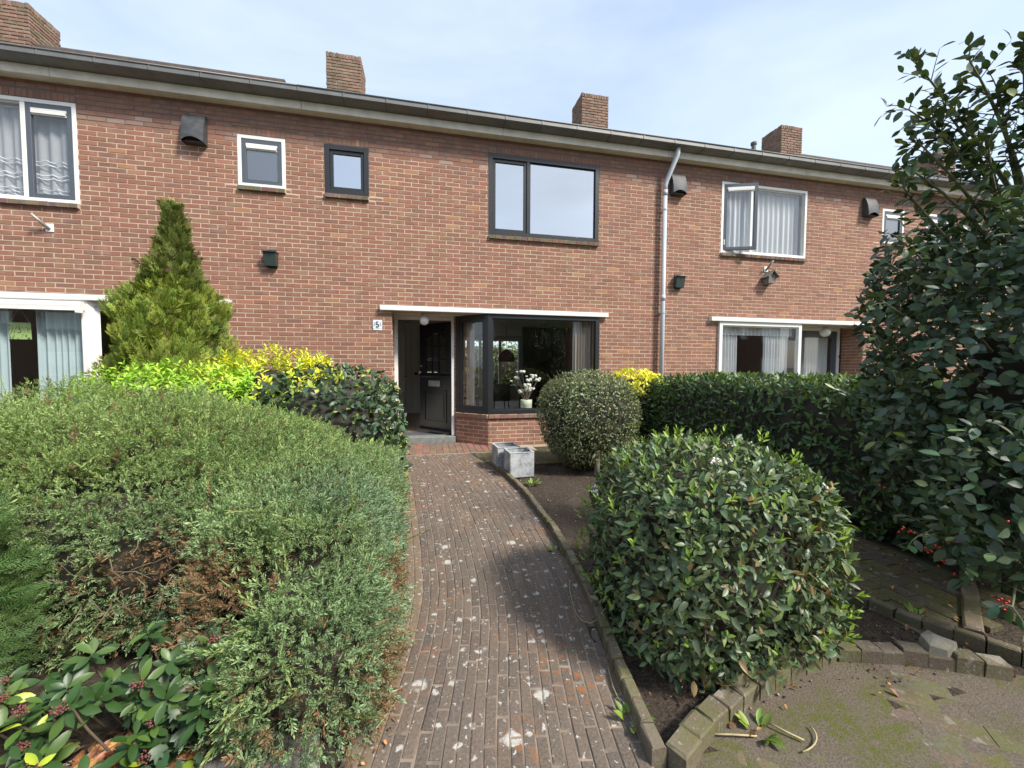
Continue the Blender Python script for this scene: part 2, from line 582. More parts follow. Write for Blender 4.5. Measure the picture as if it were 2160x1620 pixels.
def paving_material(src, name, lichen=1.0, moss=0.0, rust=1.0):
    """worn paving: lichen spots, rusty-orange and green growth of their own shapes over the brick's colour"""
    m, nt, b = newmat(name + '_' + src)
    p = pos(nt)
    base = tint_source(nt, src)
    g = nz(nt, 90, 5, 0.7, p)
    c = mixc(nt, mapr(nt, g.outputs['Fac'], 0.40, 0.75, 0, 0.6), base, (0.24, 0.20, 0.16))
    g1 = nz(nt, 240, 3, 0.7, p)
    c = mixc(nt, mapr(nt, g1.outputs['Fac'], 0.62, 0.74, 0, 0.5), c, (0.36, 0.31, 0.26))
    g2 = nz(nt, 2.4, 5, 0.65, p)
    gb = nz(nt, 26, 4, 0.6, p)
    r_ = mathn(nt, 'MULTIPLY', mapr(nt, g2.outputs['Fac'], 0.50, 0.64), mapr(nt, gb.outputs['Fac'], 0.50, 0.62, 0, 0.8 * rust))
    c = mixc(nt, r_, c, (0.30, 0.115, 0.035))
    if moss:
        g4 = nz(nt, 3.1, 5, 0.7, p)
        g5 = nz(nt, 40, 4, 0.7, p)
        mm = mathn(nt, 'MULTIPLY', mapr(nt, g4.outputs['Fac'], 0.42, 0.62), mapr(nt, g5.outputs['Fac'], 0.35, 0.65, 0.2, moss))
        c = mixc(nt, mm, c, (0.10, 0.115, 0.022))
    if lichen:
        dis = nz(nt, 34, 3, 0.6, p)
        wp = nt.nodes.new('ShaderNodeVectorMath')
        wp.operation = 'MULTIPLY_ADD'
        nt.links.new(dis.outputs['Color'], wp.inputs[0])
        wp.inputs[1].default_value = (0.06, 0.06, 0.0)
        nt.links.new(p, wp.inputs[2])
        for sc_, rad, dens in ((6.0, 0.24, 0.68), (15.0, 0.26, 0.60), (48.0, 0.26, 0.68)):
            v = nt.nodes.new('ShaderNodeTexVoronoi')
            v.inputs['Scale'].default_value = sc_
            v.voronoi_dimensions = '2D'
            nt.links.new(wp.outputs[0], v.inputs['Vector'])
            sep = nt.nodes.new('ShaderNodeSeparateColor')
            nt.links.new(v.outputs['Color'], sep.inputs[0])
            rr = mathn(nt, 'MULTIPLY', mapr(nt, sep.outputs[0], dens, 1.0), rad)
            spot = mapr(nt, mathn(nt, 'SUBTRACT', rr, v.outputs['Distance']), -0.02, 0.07)
            gsp = mapr(nt, g.outputs['Fac'], 0.28, 0.5, 0.25, 0.95)
            c = mixc(nt, mathn(nt, 'MULTIPLY', mathn(nt, 'MULTIPLY', spot, gsp), lichen), c, (0.47, 0.445, 0.40))
    nt.links.new(c, b.inputs['Base Color'])
    b.inputs['Roughness'].default_value = 0.9
    b.inputs['Specular IOR Level'].default_value = 0.25
    bump(nt, b, g.outputs['Fac'], 0.6, 0.006)
    return m
PATHB = {s: paving_material(s, 'path_brick') for s in ('attr', 'object')}
MOSSB = {s: paving_material(s, 'mossy_paver', 0.25, 1.0, 0.25) for s in ('attr', 'object')}
REDB = {s: paving_material(s, 'red_paver', 0.12, 0.15, 0.3) for s in ('attr', 'object')}
KERBB = {s: paving_material(s, 'kerb_block', 0.35, 0.75, 0.3) for s in ('attr', 'object')}
BED = plain('joint_sand', (0.27, 0.21, 0.155), 0.95, 0.3, 9, bmp=0.6, c2=(0.10, 0.08, 0.06))
BEDDARK = plain('joint_dirt', (0.05, 0.04, 0.03), 0.95, 0.3, 30, bmp=0.6, c2=(0.05, 0.06, 0.02))

def sheet(name, x0, x1, y0, y1, z, mat, nx=1, ny=1, amp=0.0, parent=None, k='structure'):
    xs, ys = np.linspace(x0, x1, nx + 1), np.linspace(y0, y1, ny + 1)
    V = np.array([(x, y, z + (amp * noise.noise((x * 3, y * 3, 1.7)) + amp * 0.5 * noise.noise((x * 9, y * 9, 4.1)) if amp else 0)) for y in ys for x in xs])
    T = np.array([(j * (nx + 1) + i, j * (nx + 1) + i + 1, (j + 1) * (nx + 1) + i + 1, (j + 1) * (nx + 1) + i) for j in range(ny) for i in range(nx)])
    o = link(bpy.data.objects.new(name, np_mesh(name, V, T, None, mat, smooth=bool(amp))), parent)
    return kind(o, k)
g = sheet('ground', -600, 600, -600, 600, -0.05, LAWN)
sheet('pavement', -60, 60, -22, -7.9, -0.04, plain('street_clinker', (0.30, 0.25, 0.20), 0.9, 0.15, 5, bmp=0.3))
sheet('soil_bed', 0.80, 3.6, -5.45, -0.2, -0.012, SOIL, 70, 130, 0.022)
sheet('garden_soil', -7.0, -0.1, -5.9, 0.3, -0.022, SOIL, 60, 60, 0.02)
sheet('road', -60, 60, -15.5, -11.6, -0.03, plain('asphalt', (0.09, 0.09, 0.09), 0.9, 0.2, 3, bmp=0.3))

# ---- the garden path: bricks on edge, laid lengthwise in a gentle curve
PL = [(-7.6, -0.46), (-6.2, -0.42), (-5.6, -0.35), (-5.236, -0.29), (-4.9, -0.21), (-4.56, -0.15), (-4.2, -0.125), (-3.57, -0.16), (-2.3, -0.255), (-1.2, -0.34), (-0.45, -0.42)]
PR = [(-7.6, 0.60), (-6.2, 0.66), (-5.456, 0.739), (-5.0, 0.81), (-4.62, 0.885), (-4.275, 0.93), (-3.54, 0.985), (-2.55, 0.985), (-1.9, 0.93), (-1.40, 0.85), (-0.45, 0.62)]
def ev(tab, y):
    return float(np.interp(y, [a for a, b in tab], [b for a, b in tab]))
ys = np.linspace(-7.6, -0.45, 120)
V = np.array([(x, y, -0.0035) for y in ys for x in (ev(PL, y) - 0.01, ev(PR, y) + 0.01)])
T = np.array([(2 * i, 2 * i + 1, 2 * i + 3, 2 * i + 2) for i in range(119)])
path = kind(link(bpy.data.objects.new('garden_path', np_mesh('garden_path', V, T, None, BED))), 'structure')
path['label'] = 'curved path of dark clinker bricks with pale lichen spots leading to the front door'
B = Bricks()
NR = 22
pr_ = random.Random(8)
for k in range(NR):
    y = -7.55 + (0.108 if k % 2 else 0) + pr_.uniform(-0.02, 0.02)
    while y < -0.66:
        ln = 0.205 + pr_.uniform(-0.004, 0.004)
        ym = y + ln / 2
        fx = lambda q: ev(PL, q) + (ev(PR, q) - ev(PL, q)) * (k + 0.5) / NR
        w = (ev(PR, ym) - ev(PL, ym)) / NR - 0.0045
        a, b = Vector((fx(y), y, 0)), Vector((fx(y + ln), y + ln, 0))
        u = (b - a).normalized()
        t = pr_.random()
        cc = (0.112, 0.087, 0.069) if t < 0.6 else ((0.126, 0.096, 0.074) if t < 0.85 else (0.094, 0.076, 0.064))
        kk = pr_.uniform(0.88, 1.12)
        far = min(max((ym + 3.4) / 2.6, 0), 1) * pr_.uniform(0.4, 1.0)     # browner, lighter bricks by the house: sunlight put into their colour
        edge = 1.0 if k in (0, 1) else 0
        cc = [q * kk * (1 - 0.55 * far) + r2 * 0.55 * far for q, r2 in zip(cc, (0.23, 0.145, 0.10))]
        if edge:
            cc = [q * 0.5 + r2 * 0.5 for q, r2 in zip(cc, (0.24, 0.17, 0.10))]
        m = (a + b) / 2
        tl = pr_.uniform(-0.02, 0.02)
        nrm = Vector((tl, pr_.uniform(-0.01, 0.01), 1)).normalized()
        v = nrm.cross(u).normalized()
        B.add((m.x, m.y, pr_.uniform(-0.002, 0.002)), u, v, nrm, ln - 0.004, w, cc, 0.05)
        y += ln + 0.003
B.build(path, PATHB, 300, 'brick', 'brick_rows', ch=0.004, jit=0.0018)

# ---- red apron in front of the threshold, mossy strip along the house
apron = sheet('doorstep_paving', -0.62, 1.75, -0.50, 0.36, 0.0, plain('apron_joint', (0.46, 0.38, 0.30), 0.95, 0.2, 30), 1, 1)
B = Bricks()
x = -0.60
i = 0
while x < 1.6:
    y = -0.47 - (0.105 if i % 2 else 0.0)
    while y < 0.34:
        y0, y1 = max(y, -0.47), min(y + 0.205, 0.35)
        if y1 - y0 > 0.03 and not (x > 0.42 and y0 > -0.05 + (0.95 - x) * 0.9):
            t = pr_.random()
            cc = [q * pr_.uniform(0.8, 1.15) for q in ((0.26, 0.125, 0.09) if t < 0.7 else (0.18, 0.11, 0.085))]
            B.add((x + 0.05, (y0 + y1) / 2, 0.010 + pr_.uniform(-0.001, 0.0015)), (1, 0, 0), (0, 1, 0), (0, 0, 1), 0.097, y1 - y0 - 0.006, cc, 0.03)
        y += 0.212
    x += 0.106
    i += 1
B.build(apron, REDB, 300)
strip = sheet('facade_paving', 0.60, 3.35, -1.38, -0.20, -0.006, BEDDARK)
B = Bricks()
for k in range(17):
    yy = -1.34 + k * 0.0505
    x = 0.62 + (0.11 if k % 2 else 0)
    while x < 3.2:
        if x > ev(PR, yy) + 0.01 and not (yy > -0.50 and x < 1.75):
            cc = [q * pr_.uniform(0.75, 1.2) for q in (0.15, 0.11, 0.075)]
            B.add((x + 0.105, yy, 0.003 + pr_.uniform(-0.001, 0.001)), (1, 0, 0), (0, 1, 0), (0, 0, 1), 0.205, 0.047, cc, 0.03)
        x += 0.209
B.build(strip, MOSSB, 150)

# ---- side path by the hedge and the small patio in the lower right
side = sheet('side_path', 2.43, 3.55, -5.12, -1.6, -0.004, BEDDARK)
B = Bricks()
for k in range(9):
    for j in range(17):
        x, y = 2.50 + k * 0.105, -5.08 + j * 0.205 + (0.1 if k % 2 else 0)
        cc = [q * pr_.uniform(0.7, 1.15) for q in (0.085, 0.068, 0.045)]
        B.add((x, y, 0.004 + pr_.uniform(-0.003, 0.003)), (0, 1, 0), (-1, 0, 0), (0, 0, 1), 0.2, 0.099, cc, 0.03)
B.build(side, MOSSB, 120)
KL = [(0.60, -5.60), (0.80, -5.50), (1.0, -5.39), (1.22, -5.30), (1.5, -5.22), (1.84, -5.16), (2.15, -5.24), (2.34, -5.335), (2.5, -5.42), (2.8, -5.55), (4.6, -5.6)]
kl = lambda x_: float(np.interp(x_, [a for a, b in KL], [b for a, b in KL]))
def dirt_material():
    m, nt, b = newmat('trodden_dirt')
    p = pos(nt)
    n1, n2, n3 = nz(nt, 3.0, 5, 0.65, p), nz(nt, 120, 5, 0.75, p), nz(nt, 30, 4, 0.7, p)
    c = mixc(nt, mapr(nt, n2.outputs['Fac'], 0.35, 0.7), (0.095, 0.075, 0.057), (0.225, 0.185, 0.145))
    mo = mathn(nt, 'MULTIPLY', mapr(nt, n1.outputs['Fac'], 0.46, 0.60), mapr(nt, n3.outputs['Fac'], 0.38, 0.60))
    c = mixc(nt, mo, c, (0.11, 0.12, 0.025))
    nt.links.new(c, b.inputs['Base Color'])
    b.inputs['Roughness'].default_value = 0.95
    b.inputs['Specular IOR Level'].default_value = 0.2
    bump(nt, b, n2.outputs['Fac'], 0.8, 0.01)
    return m
xs = np.linspace(0.62, 4.6, 91)
V, T = [], []
for x_ in xs:
    for j_ in range(61):
        y_ = -8.3 + (kl(x_) + 0.02 + 8.3) * j_ / 60
        V.append((max(x_, ev(PR, y_) + 0.03), y_, -0.0020 + 0.0060 * noise.noise((x_ * 2.2, y_ * 2.2, 2.0)) + 0.002 * noise.noise((x_ * 17, y_ * 17, 7.0))))
T = np.array([(i_ * 61 + j_, (i_ + 1) * 61 + j_, (i_ + 1) * 61 + j_ + 1, i_ * 61 + j_ + 1) for i_ in range(90) for j_ in range(60)])
patio = kind(link(bpy.data.objects.new('patio', np_mesh('patio', np.array(V), T, None, dirt_material(), True))), 'structure')
B = Bricks()
ca, sa = math.cos(R(-38)), math.sin(R(-38))
for k in range(-30, 30):
    for q in range(-16, 16):
        a_, b_ = q * 0.206 + (0.103 if k % 2 else 0), k * 0.104
        x, y = 2.2 + a_ * ca - b_ * sa, -6.4 + a_ * sa + b_ * ca
        if y > kl(x) - 0.10 or x < ev(PR, y) + 0.14 or x > 4.4 or y < -8.1:
            continue
        cc = [v_ * pr_.uniform(0.8, 1.2) for v_ in (0.120, 0.097, 0.072)]
        nrm = Vector((pr_.uniform(-0.006, 0.006), pr_.uniform(-0.006, 0.006), 1)).normalized()
        u = Vector((ca, sa, 0))
        u = (u - nrm * u.dot(nrm)).normalized()
        B.add((x, y, -0.0035 + pr_.uniform(-0.0015, 0.0015)), u, nrm.cross(u), nrm, 0.203, 0.101, cc, 0.04)
B.build(patio, MOSSB, 120)

# ---- kerbs of upright blocks
def kerb(name, label, pts, blk, wid, top, base=-0.05, colr=(0.135, 0.110, 0.078), gap=0.004, wob=0.004):
    root = thing(name, (pts[0][0], pts[0][1], 0), label, 'kerb')
    cum = [0]
    for a, b in zip(pts, pts[1:]):
        cum.append(cum[-1] + math.hypot(b[0] - a[0], b[1] - a[1]))
    at = lambda s_: (float(np.interp(s_, cum, [p[0] for p in pts])), float(np.interp(s_, cum, [p[1] for p in pts])))
    n = max(1, int(round(cum[-1] / blk)))
    L = cum[-1] / n
    mats = {}
    for i in range(n):
        a, b = Vector((*at(i * L), 0)), Vector((*at((i + 1) * L), 0))
        u = (b - a).normalized()
        sd = Vector((-u.y, u.x, 0))
        h = top + pr_.uniform(-wob, wob)
        V, F = Bricks.shape((b - a).length - gap, wid, h - base, pr_, 0.006, 0.0035)
        m = (a + b) / 2
        A = np.array([u, sd, (0, 0, 1)])
        Vw = np.array(V) @ A + np.array((m.x, m.y, h))
        me = bpy.data.meshes.new('kerb_block')
        me.from_pydata([tuple(q) for q in Vw], [], F)
        me.materials.append(KERBB['object'])
        o = link(bpy.data.objects.new('kerb_block', me), root)
        kk = pr_.uniform(0.8, 1.2)
        o.color = (colr[0] * kk, colr[1] * kk, colr[2] * kk, 1)
    return root
kp = [(b + 0.028, a) for a, b in reversed(PR) if -5.5 < a < -1.3]
kerb('path_kerb', 'low curved kerb of concrete blocks along the right edge of the garden path', kp, 0.105, 0.05, 0.062)
kerb('bed_kerb', 'mossy kerb of upright blocks at the front corner of the bed below the rounded shrub', [(0.815, -5.475), (1.00, -5.375), (1.22, -5.29), (1.50, -5.22), (1.84, -5.16)], 0.11, 0.078, 0.065)
kerb('bed_kerb', 'uneven row of mossy blocks edging the patio right of the rounded shrub', [(1.86, -5.17), (2.15, -5.24), (2.34, -5.335), (2.50, -5.42)], 0.10, 0.070, 0.065, wob=0.010)
kerb('bed_kerb', 'long mossy kerb running from behind the rounded shrub towards the holly', [(2.30, -4.30), (2.40, -4.80), (2.52, -5.10), (2.68, -5.36), (2.80, -5.55)], 0.105, 0.055, 0.055)
kerb('bed_kerb', 'short mossy kerb strip on the soil below the holly berries', [(3.45, -4.77), (2.72, -5.20)], 0.20, 0.07, 0.03)
B = MB()
st = [(-0.10, -0.02), (-0.05, -0.07), (0.03, -0.06), (0.10, -0.03), (0.09, 0.04), (0.02, 0.06), (-0.06, 0.05)]
B.add([(2.33 + a, -5.28 + b, -0.02) for a, b in st] + [(2.33 + a * 0.75, -5.28 + b * 0.8, 0.085 + 0.02 * math.sin(7 * a * 9)) for a, b in st] + [(2.32, -5.27, 0.115)],
      [(i, (i + 1) % 7, 7 + (i + 1) % 7, 7 + i) for i in range(7)] + [(7 + i, 7 + (i + 1) % 7, 14) for i in range(7)])
tag(B.build('rubble_stone', plain('pale_stone', (0.34, 0.31, 0.24), 0.9, 0.2, 20, bmp=0.6)), 'pale lump of broken stone lying on the row of mossy blocks', 'stone')

# ---- ribbed concrete slab in the lower left corner
sl = thing('concrete_slab', (-0.85, -5.05, 0), 'ribbed grey concrete slab half covered by dry leaves in front of the low shrub', 'slab')
CONC = plain('concrete', (0.30, 0.285, 0.26), 0.92, 0.25, 18, bmp=0.5, c2=(0.15, 0.14, 0.12))
xf = Matrix.Translation((-0.88, -5.12, 0)) @ Matrix.Rotation(R(14), 4, 'Z')
MB(xf).box(-0.48, 0.48, -0.22, 0.17, -0.04, 0.004).build('slab_body', CONC, sl)
for i in range(22):
    MB(xf).box(-0.46 + i * 0.042, -0.46 + i * 0.042 + 0.022, -0.215, 0.165, 0.004, 0.010).build('rib', CONC, sl)

# ================================================================== HOUSES
ZF = 0.09                                            # floor level
def curtain(name, label, x0, x1, z0, z1, y, mat, amp=0.03, waves=9, group=None, p1=None, seed=0):
    """a pleated curtain hanging at y (or from (x0,y) to p1)"""
    r = random.Random(seed)
    n = waves * 10
    q = p1 or (x1, y)
    V, F = [], []
    dx, dy = q[0] - x0, q[1] - y
    L = math.hypot(dx, dy)
    nx, ny = -dy / L, dx / L
    ph = [r.uniform(-0.5, 0.5) for _ in range(n + 1)]
    for j in range(5):
        z = z1 + (z0 - z1) * j / 4
        for i in range(n + 1):
            t = i / n
            w = math.sin(t * waves * 2 * math.pi + 1.2 * math.sin(t * 7 + seed)) * amp * (0.6 + 0.4 * j / 4) + 0.25 * amp * math.sin(t * 31 + seed)
            V.append((x0 + dx * t + nx * w, y + dy * t + ny * w, z))
    for j in range(4):
        for i in range(n):
            F.append((j * (n + 1) + i, j * (n + 1) + i + 1, (j + 1) * (n + 1) + i + 1, (j + 1) * (n + 1) + i))
    mb = MB().add(V, F)
    rod = MB().tube([(x0, y, z1 + 0.01), (q[0], q[1], z1 + 0.01)], 0.012, 6)
    t = thing(name, ((x0 + q[0]) / 2, y, z0), label, 'curtain', group)
    mb.build('fabric', mat, t, smooth=True)
    rod.build('rail', WHITE, t)
    return t
def fabric(name, c, trans=0.3):
    m, nt, b = newmat(name)
    p = pos(nt)
    n = nz(nt, 300, 2, 0.5, p)
    cc = mixc(nt, n.outputs['Fac'], c, tuple(x * 0.88 for x in c))
    nt.links.new(cc, b.inputs['Base Color'])
    b.inputs['Roughness'].default_value = 0.9
    t = nt.nodes.new('ShaderNodeBsdfTranslucent')
    nt.links.new(cc, t.inputs['Color'])
    mx = nt.nodes.new('ShaderNodeMixShader')
    mx.inputs[0].default_value = trans
    nt.links.new(b.outputs[0], mx.inputs[1])
    nt.links.new(t.outputs[0], mx.inputs[2])
    nt.links.new(mx.outputs[0], nt.nodes['Material Output'].inputs['Surface'])
    return m
CURT_WHITE = fabric('white_net', (0.88, 0.89, 0.90), 0.35)
CURT_BLUE = fabric('pale_blue_curtain', (0.64, 0.78, 0.79))
CURT_BEIGE = fabric('beige_curtain', (0.52, 0.46, 0.40))

def window(house, B, x0, x1, z0, z1, style, lights, soldier=True):
    """frame in a brick opening: lights = [(fraction0, fraction1, kind)]"""
    fm = {'white': WHITE, 'black': BLACKF}[style]
    fw, y0, y1 = (0.05, -0.004, 0.075) if style == 'white' else (0.072, -0.004, 0.075)
    f = MB().ring(x0, x1, z0, z1, fw, y0, y1)
    xs = [x0 + fw + (x1 - x0 - 2 * fw) * q[0] for q in lights] + [x1 - fw]
    for i in range(1, len(lights)):
        f.box(xs[i] - 0.026, xs[i] + 0.026, y0 + 0.004, y1, z0 + fw, z1 - fw)
    win = f.build('window', fm, house, bevel=0.003)
    for i, (a, b, kd) in enumerate(lights):
        l = xs[i] + (0.026 if i else 0)
        r_ = xs[i + 1] - (0.026 if i + 1 < len(lights) else 0)
        l, r_, bo, tp = l + 0.001, r_ - 0.001, z0 + fw + 0.001, z1 - fw - 0.001
        if kd in ('sash', 'sash_white', 'sash_frost', 'sash_black', 'open'):
            xf = None
            if kd == 'open':
                xf = Matrix.Translation((l, y0, 0)) @ Matrix.Rotation(R(-20), 4, 'Z') @ Matrix.Translation((-l, -y0, 0))
            sm = BLACKF if kd == 'sash_black' else ANTHR
            sw = 0.058 if kd != 'sash_black' else 0.05
            ya = y0 + 0.006 if kd != 'sash_black' else y0 + 0.022
            MB(xf).ring(l, r_, bo, tp, sw, ya, ya + 0.05).build('sash', sm, win, bevel=0.003)
            gm = GLASS_FROST if kd == 'sash_frost' else (GLASS_COATED if kd == 'sash_black' else GLASS)
            zt = tp - sw
            if kd != 'sash_black':
                MB(xf).box(l + sw, r_ - sw, ya + 0.001, ya + 0.030, zt - 0.035, zt - 0.001).box(l + sw + 0.01, r_ - sw - 0.01, ya - 0.012, ya + 0.02, zt - 0.075, zt - 0.0352).box(l + sw, r_ - sw, ya + 0.004, ya + 0.03, zt - 0.09, zt - 0.0752).build('vent_grille', WHITE, win, bevel=0.002)
                zt -= 0.091
            MB(xf).box(l + sw, r_ - sw, ya + 0.022, ya + 0.028, bo + sw, zt).build('pane', gm, win)
            if kd == 'open':
                MB(xf).box(l + 0.01, l + 0.03, ya - 0.01, ya, bo + 0.1, bo + 0.2).build('hinge', WHITE, win)
        else:
            gm = GLASS_COATED if kd == 'coated' else GLASS
            MB().ring(l, r_, bo, tp, 0.016, y0 + 0.03, y0 + 0.05).build('glazing_bead', fm, win)
            MB().box(l + 0.014, r_ - 0.014, y0 + 0.037, y0 + 0.043, bo + 0.014, tp - 0.014).build('pane', gm, win)
    # rowlock sill: bricks on edge, a little proud
    n = int(round((x1 - x0) / 0.11))
    for i in range(n):
        w = (x1 - x0) / n
        h = 0.058
        cc = [q * BR.uniform(0.55, 0.95) for q in (0.21, 0.15, 0.10)]
        c = (x0 + (i + 0.5) * w, -0.045 + BR.uniform(-0.003, 0.003), z0 - h / 2 - 0.004)
        B.add(c, (1, 0, 0), (0, 0, 1), (0, -1, 0), w - 0.009, h, cc, 0.11)
    MB().box(x0 + 0.002, x1 - 0.002, -0.036, 0.05, z0 - 0.060, z0 - 0.006).build('sill_mortar', MORTAR, win)
    if soldier:
        n = int(round((x1 - x0) / 0.0655))
        for i in range(n):
            w = (x1 - x0) / n
            B.add((x0 + (i + 0.5) * w, BR.uniform(-0.002, 0.001), z1 + 0.012 + 0.048), (1, 0, 0), (0, 0, 1), (0, -1, 0), w - 0.010, 0.098, brick_colour(4.9), 0.06)
    return [(x0, x1, z0, z1), (x0, x1, z0 - 0.064, z0), (x0, x1, z1, z1 + 0.112)]

def house(name, label, x0, x1, wins, gf, n_obj, canopy=None, chimney=None, gutter_phase=0.0, interior=True, ridge=None, solid_back=True):
    h = thing(name, (x0 + (x1 - x0) / 2, 0, 0), label, 'house', 'brick houses of one terrace row')
    B = Bricks()
    openings, holes = [], []
    for (a, b, c, d, style, lights) in wins:
        rs = window(h, B, a, b, c, d, style, lights)
        openings += rs
        holes.append((a + 0.01, b - 0.01, c + 0.01, d - 0.01))
    if gf:
        openings.append((gf[0], gf[1], -1, 2.236))
        holes.append((gf[0], gf[1], -1, 2.236))
    if canopy:
        openings.append((canopy[0], canopy[1], 2.23, 2.316))
    mb = MB()
    sheet_with_holes(mb, x0, x1, -0.05, 5.20, 0.0025, holes)
    sheet_with_holes(mb, x0, x1, -0.05, 5.20, 0.28, holes, True)
    for (a, b, c, d) in holes:            # reveals behind the frames
        c = max(c, -0.05)
        mb.add([(a, 0.0025, c), (a, 0.28, c), (a, 0.28, d), (a, 0.0025, d)], [(0, 1, 2, 3)])
        mb.add([(b, 0.0025, c), (b, 0.28, c), (b, 0.28, d), (b, 0.0025, d)], [(3, 2, 1, 0)])
        mb.add([(a, 0.0025, d), (a, 0.28, d), (b, 0.28, d), (b, 0.0025, d)], [(0, 1, 2, 3)])
        if c > 0:
            mb.add([(a, 0.0025, c), (a, 0.28, c), (b, 0.28, c), (b, 0.0025, c)], [(3, 2, 1, 0)])
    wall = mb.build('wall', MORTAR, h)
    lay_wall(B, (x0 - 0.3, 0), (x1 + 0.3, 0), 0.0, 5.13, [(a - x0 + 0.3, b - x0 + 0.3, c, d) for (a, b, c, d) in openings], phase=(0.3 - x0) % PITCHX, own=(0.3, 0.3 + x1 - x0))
    if gf and len(gf) > 2:
        gf[2](h, B)
    # eaves: soffit board, fascia boards, box gutter in sections, roof
    MB().box(x0, x1, -0.128, 0.28, 5.112, 5.13).build('soffit', CREAM, h)
    xb = x0
    while xb < x1 - 0.01:
        xe = min(xb + 3.006, x1)
        MB().box(xb + 0.003, xe - 0.003, -0.15, -0.129, 5.105, 5.222).build('fascia_board', CREAM, h, bevel=0.004)
        xb = xe
    MB().box(x0, x1, -0.128, -0.10, 5.131, 5.22).build('fascia_backing', BLACKF, h)
    gut = MB().box(x0, x1, -0.322, -0.10, 5.2405, 5.246).box(x0, x1, -0.3255, -0.3225, 5.2405, 5.315).build('gutter', BLACKF, h)
    n = int(round((x1 - x0) / 0.625))
    w = (x1 - x0) / n
    prof = [(-0.152, 5.223), (-0.318, 5.236), (-0.334, 5.250), (-0.334, 5.318), (-0.326, 5.318), (-0.326, 5.252), (-0.314, 5.240), (-0.152, 5.228)]
    for i in range(n):
        a, b = x0 + i * w, x0 + (i + 1) * w
        MB().prism(prof, 'x', a + 0.004, b - 0.004).build('gutter_section', ZINC, gut)
        MB().prism([(-0.152, 5.2195), (-0.3195, 5.2325), (-0.3375, 5.248), (-0.3375, 5.312), (-0.3345, 5.312), (-0.3345, 5.2495), (-0.3182, 5.2355), (-0.152, 5.2225)], 'x', b + 0.004, b + 0.030).build('seam_strip', ZINC, gut)
    MB().tube([(x0, -0.336, 5.318), (x1, -0.336, 5.318)], 0.011, 8).build('gutter_bead', ZINC, gut, smooth=True)
    rf = MB().add([(x0, -0.30, 5.262), (x1, -0.30, 5.262), (x1, 3.3, 7.50), (x0, 3.3, 7.50), (x0, 7.4, 5.1), (x1, 7.4, 5.1),
                   (x0, -0.30, 5.25), (x1, -0.30, 5.25)], [(0, 1, 2, 3), (3, 2, 5, 4)]).build('roof', ROOFM, h)
    if ridge:
        x = ridge[0]
        while x < ridge[1]:
            MB().prism([(3.13, 7.45), (3.16, 7.60), (3.24, 7.665), (3.36, 7.665), (3.44, 7.60), (3.47, 7.45)], 'x', x, x + 0.335).build('ridge_tile', ROOFM, rf)
            x += 0.34
    for (cx0, cx1) in chimney or ():
        ya, yb, za, zb = 3.05, 3.74, 6.7, 8.28
        ch = MB().box(cx0 + 0.012, cx1 - 0.012, ya + 0.012, yb - 0.012, za, zb - 0.02).build('chimney', MORTAR_CHIMNEY, h)
        C = Bricks()
        def cbrick(p, u, n_, w_, h_):
            k = BR.uniform(0.6, 1.1)
            base = (0.30, 0.185, 0.135) if BR.random() < 0.7 else (0.24, 0.19, 0.12)
            C.add(p, u, (0, 0, 1), n_, w_, h_, [q * k for q in base], 0.05)
        for (p0, p1) in (((cx0, ya), (cx1, ya)), ((cx1, ya), (cx1, yb)), ((cx0, yb), (cx0, ya))):
            L = math.hypot(p1[0] - p0[0], p1[1] - p0[1])
            u = ((p1[0] - p0[0]) / L, (p1[1] - p0[1]) / L, 0)
            nn = (u[1], -u[0], 0)
            z = za
            i = 0
            while z < zb - 0.12:
                x = -0.109 if i % 2 else 0
                while x < L - 0.01:
                    a, b = max(x, 0) + 0.004, min(x + 0.215, L) - 0.004
                    if b - a > 0.03:
                        m = (a + b) / 2
                        e = BR.uniform(-0.003, 0.004)
                        cbrick((p0[0] + u[0] * m + nn[0] * e, p0[1] + u[1] * m + nn[1] * e, z + 0.031), u, nn, b - a, 0.056)
                    x += 0.219
                z += CH
                i += 1
            nq = int(round(L / 0.065))
            for q in range(nq):
                m = (q + 0.5) * L / nq
                e = BR.uniform(-0.003, 0.006)
                cbrick((p0[0] + u[0] * m + nn[0] * e, p0[1] + u[1] * m + nn[1] * e, zb - 0.055 + BR.uniform(-0.008, 0.004)), u, nn, L / nq - 0.009, 0.10)
        C.build(ch, BRICK, 0, ch=0.006, jit=0.003)
        MB().box(cx0 - 0.03, cx1 + 0.03, ya - 0.03, yb + 0.03, za, 7.36).build('lead_flashing', ZINC, ch)
        for q in range(5):
            MB().tube([(cx0 + 0.1 + q * 0.12, ya + 0.12, zb - 0.03), (cx0 + 0.12 + q * 0.12, ya + 0.2, zb + 0.05), (cx0 + 0.1 + q * 0.12, ya + 0.3, zb - 0.03)], 0.004, 4).build('wire_hoop', METAL, ch)
    if canopy:
        # concrete lintel slab over door and bay
        cz = MB().box(canopy[0], canopy[1], -0.078, 0.44, 2.2365, 2.314).build('canopy', WHITE, h, bevel=0.006)
        nb = int((canopy[1] - canopy[0]) / PITCHX)
        for i in range(nb):
            w_ = (canopy[1] - canopy[0]) / nb
            B.add((canopy[0] + (i + 0.5) * w_, -0.012, 2.324), (1, 0, 0), (0, 0, 1), (0, -1, 0), w_ - 0.01, 0.016, [q * BR.uniform(0.5, 0.9) for q in (0.26, 0.17, 0.13)], 0.06)
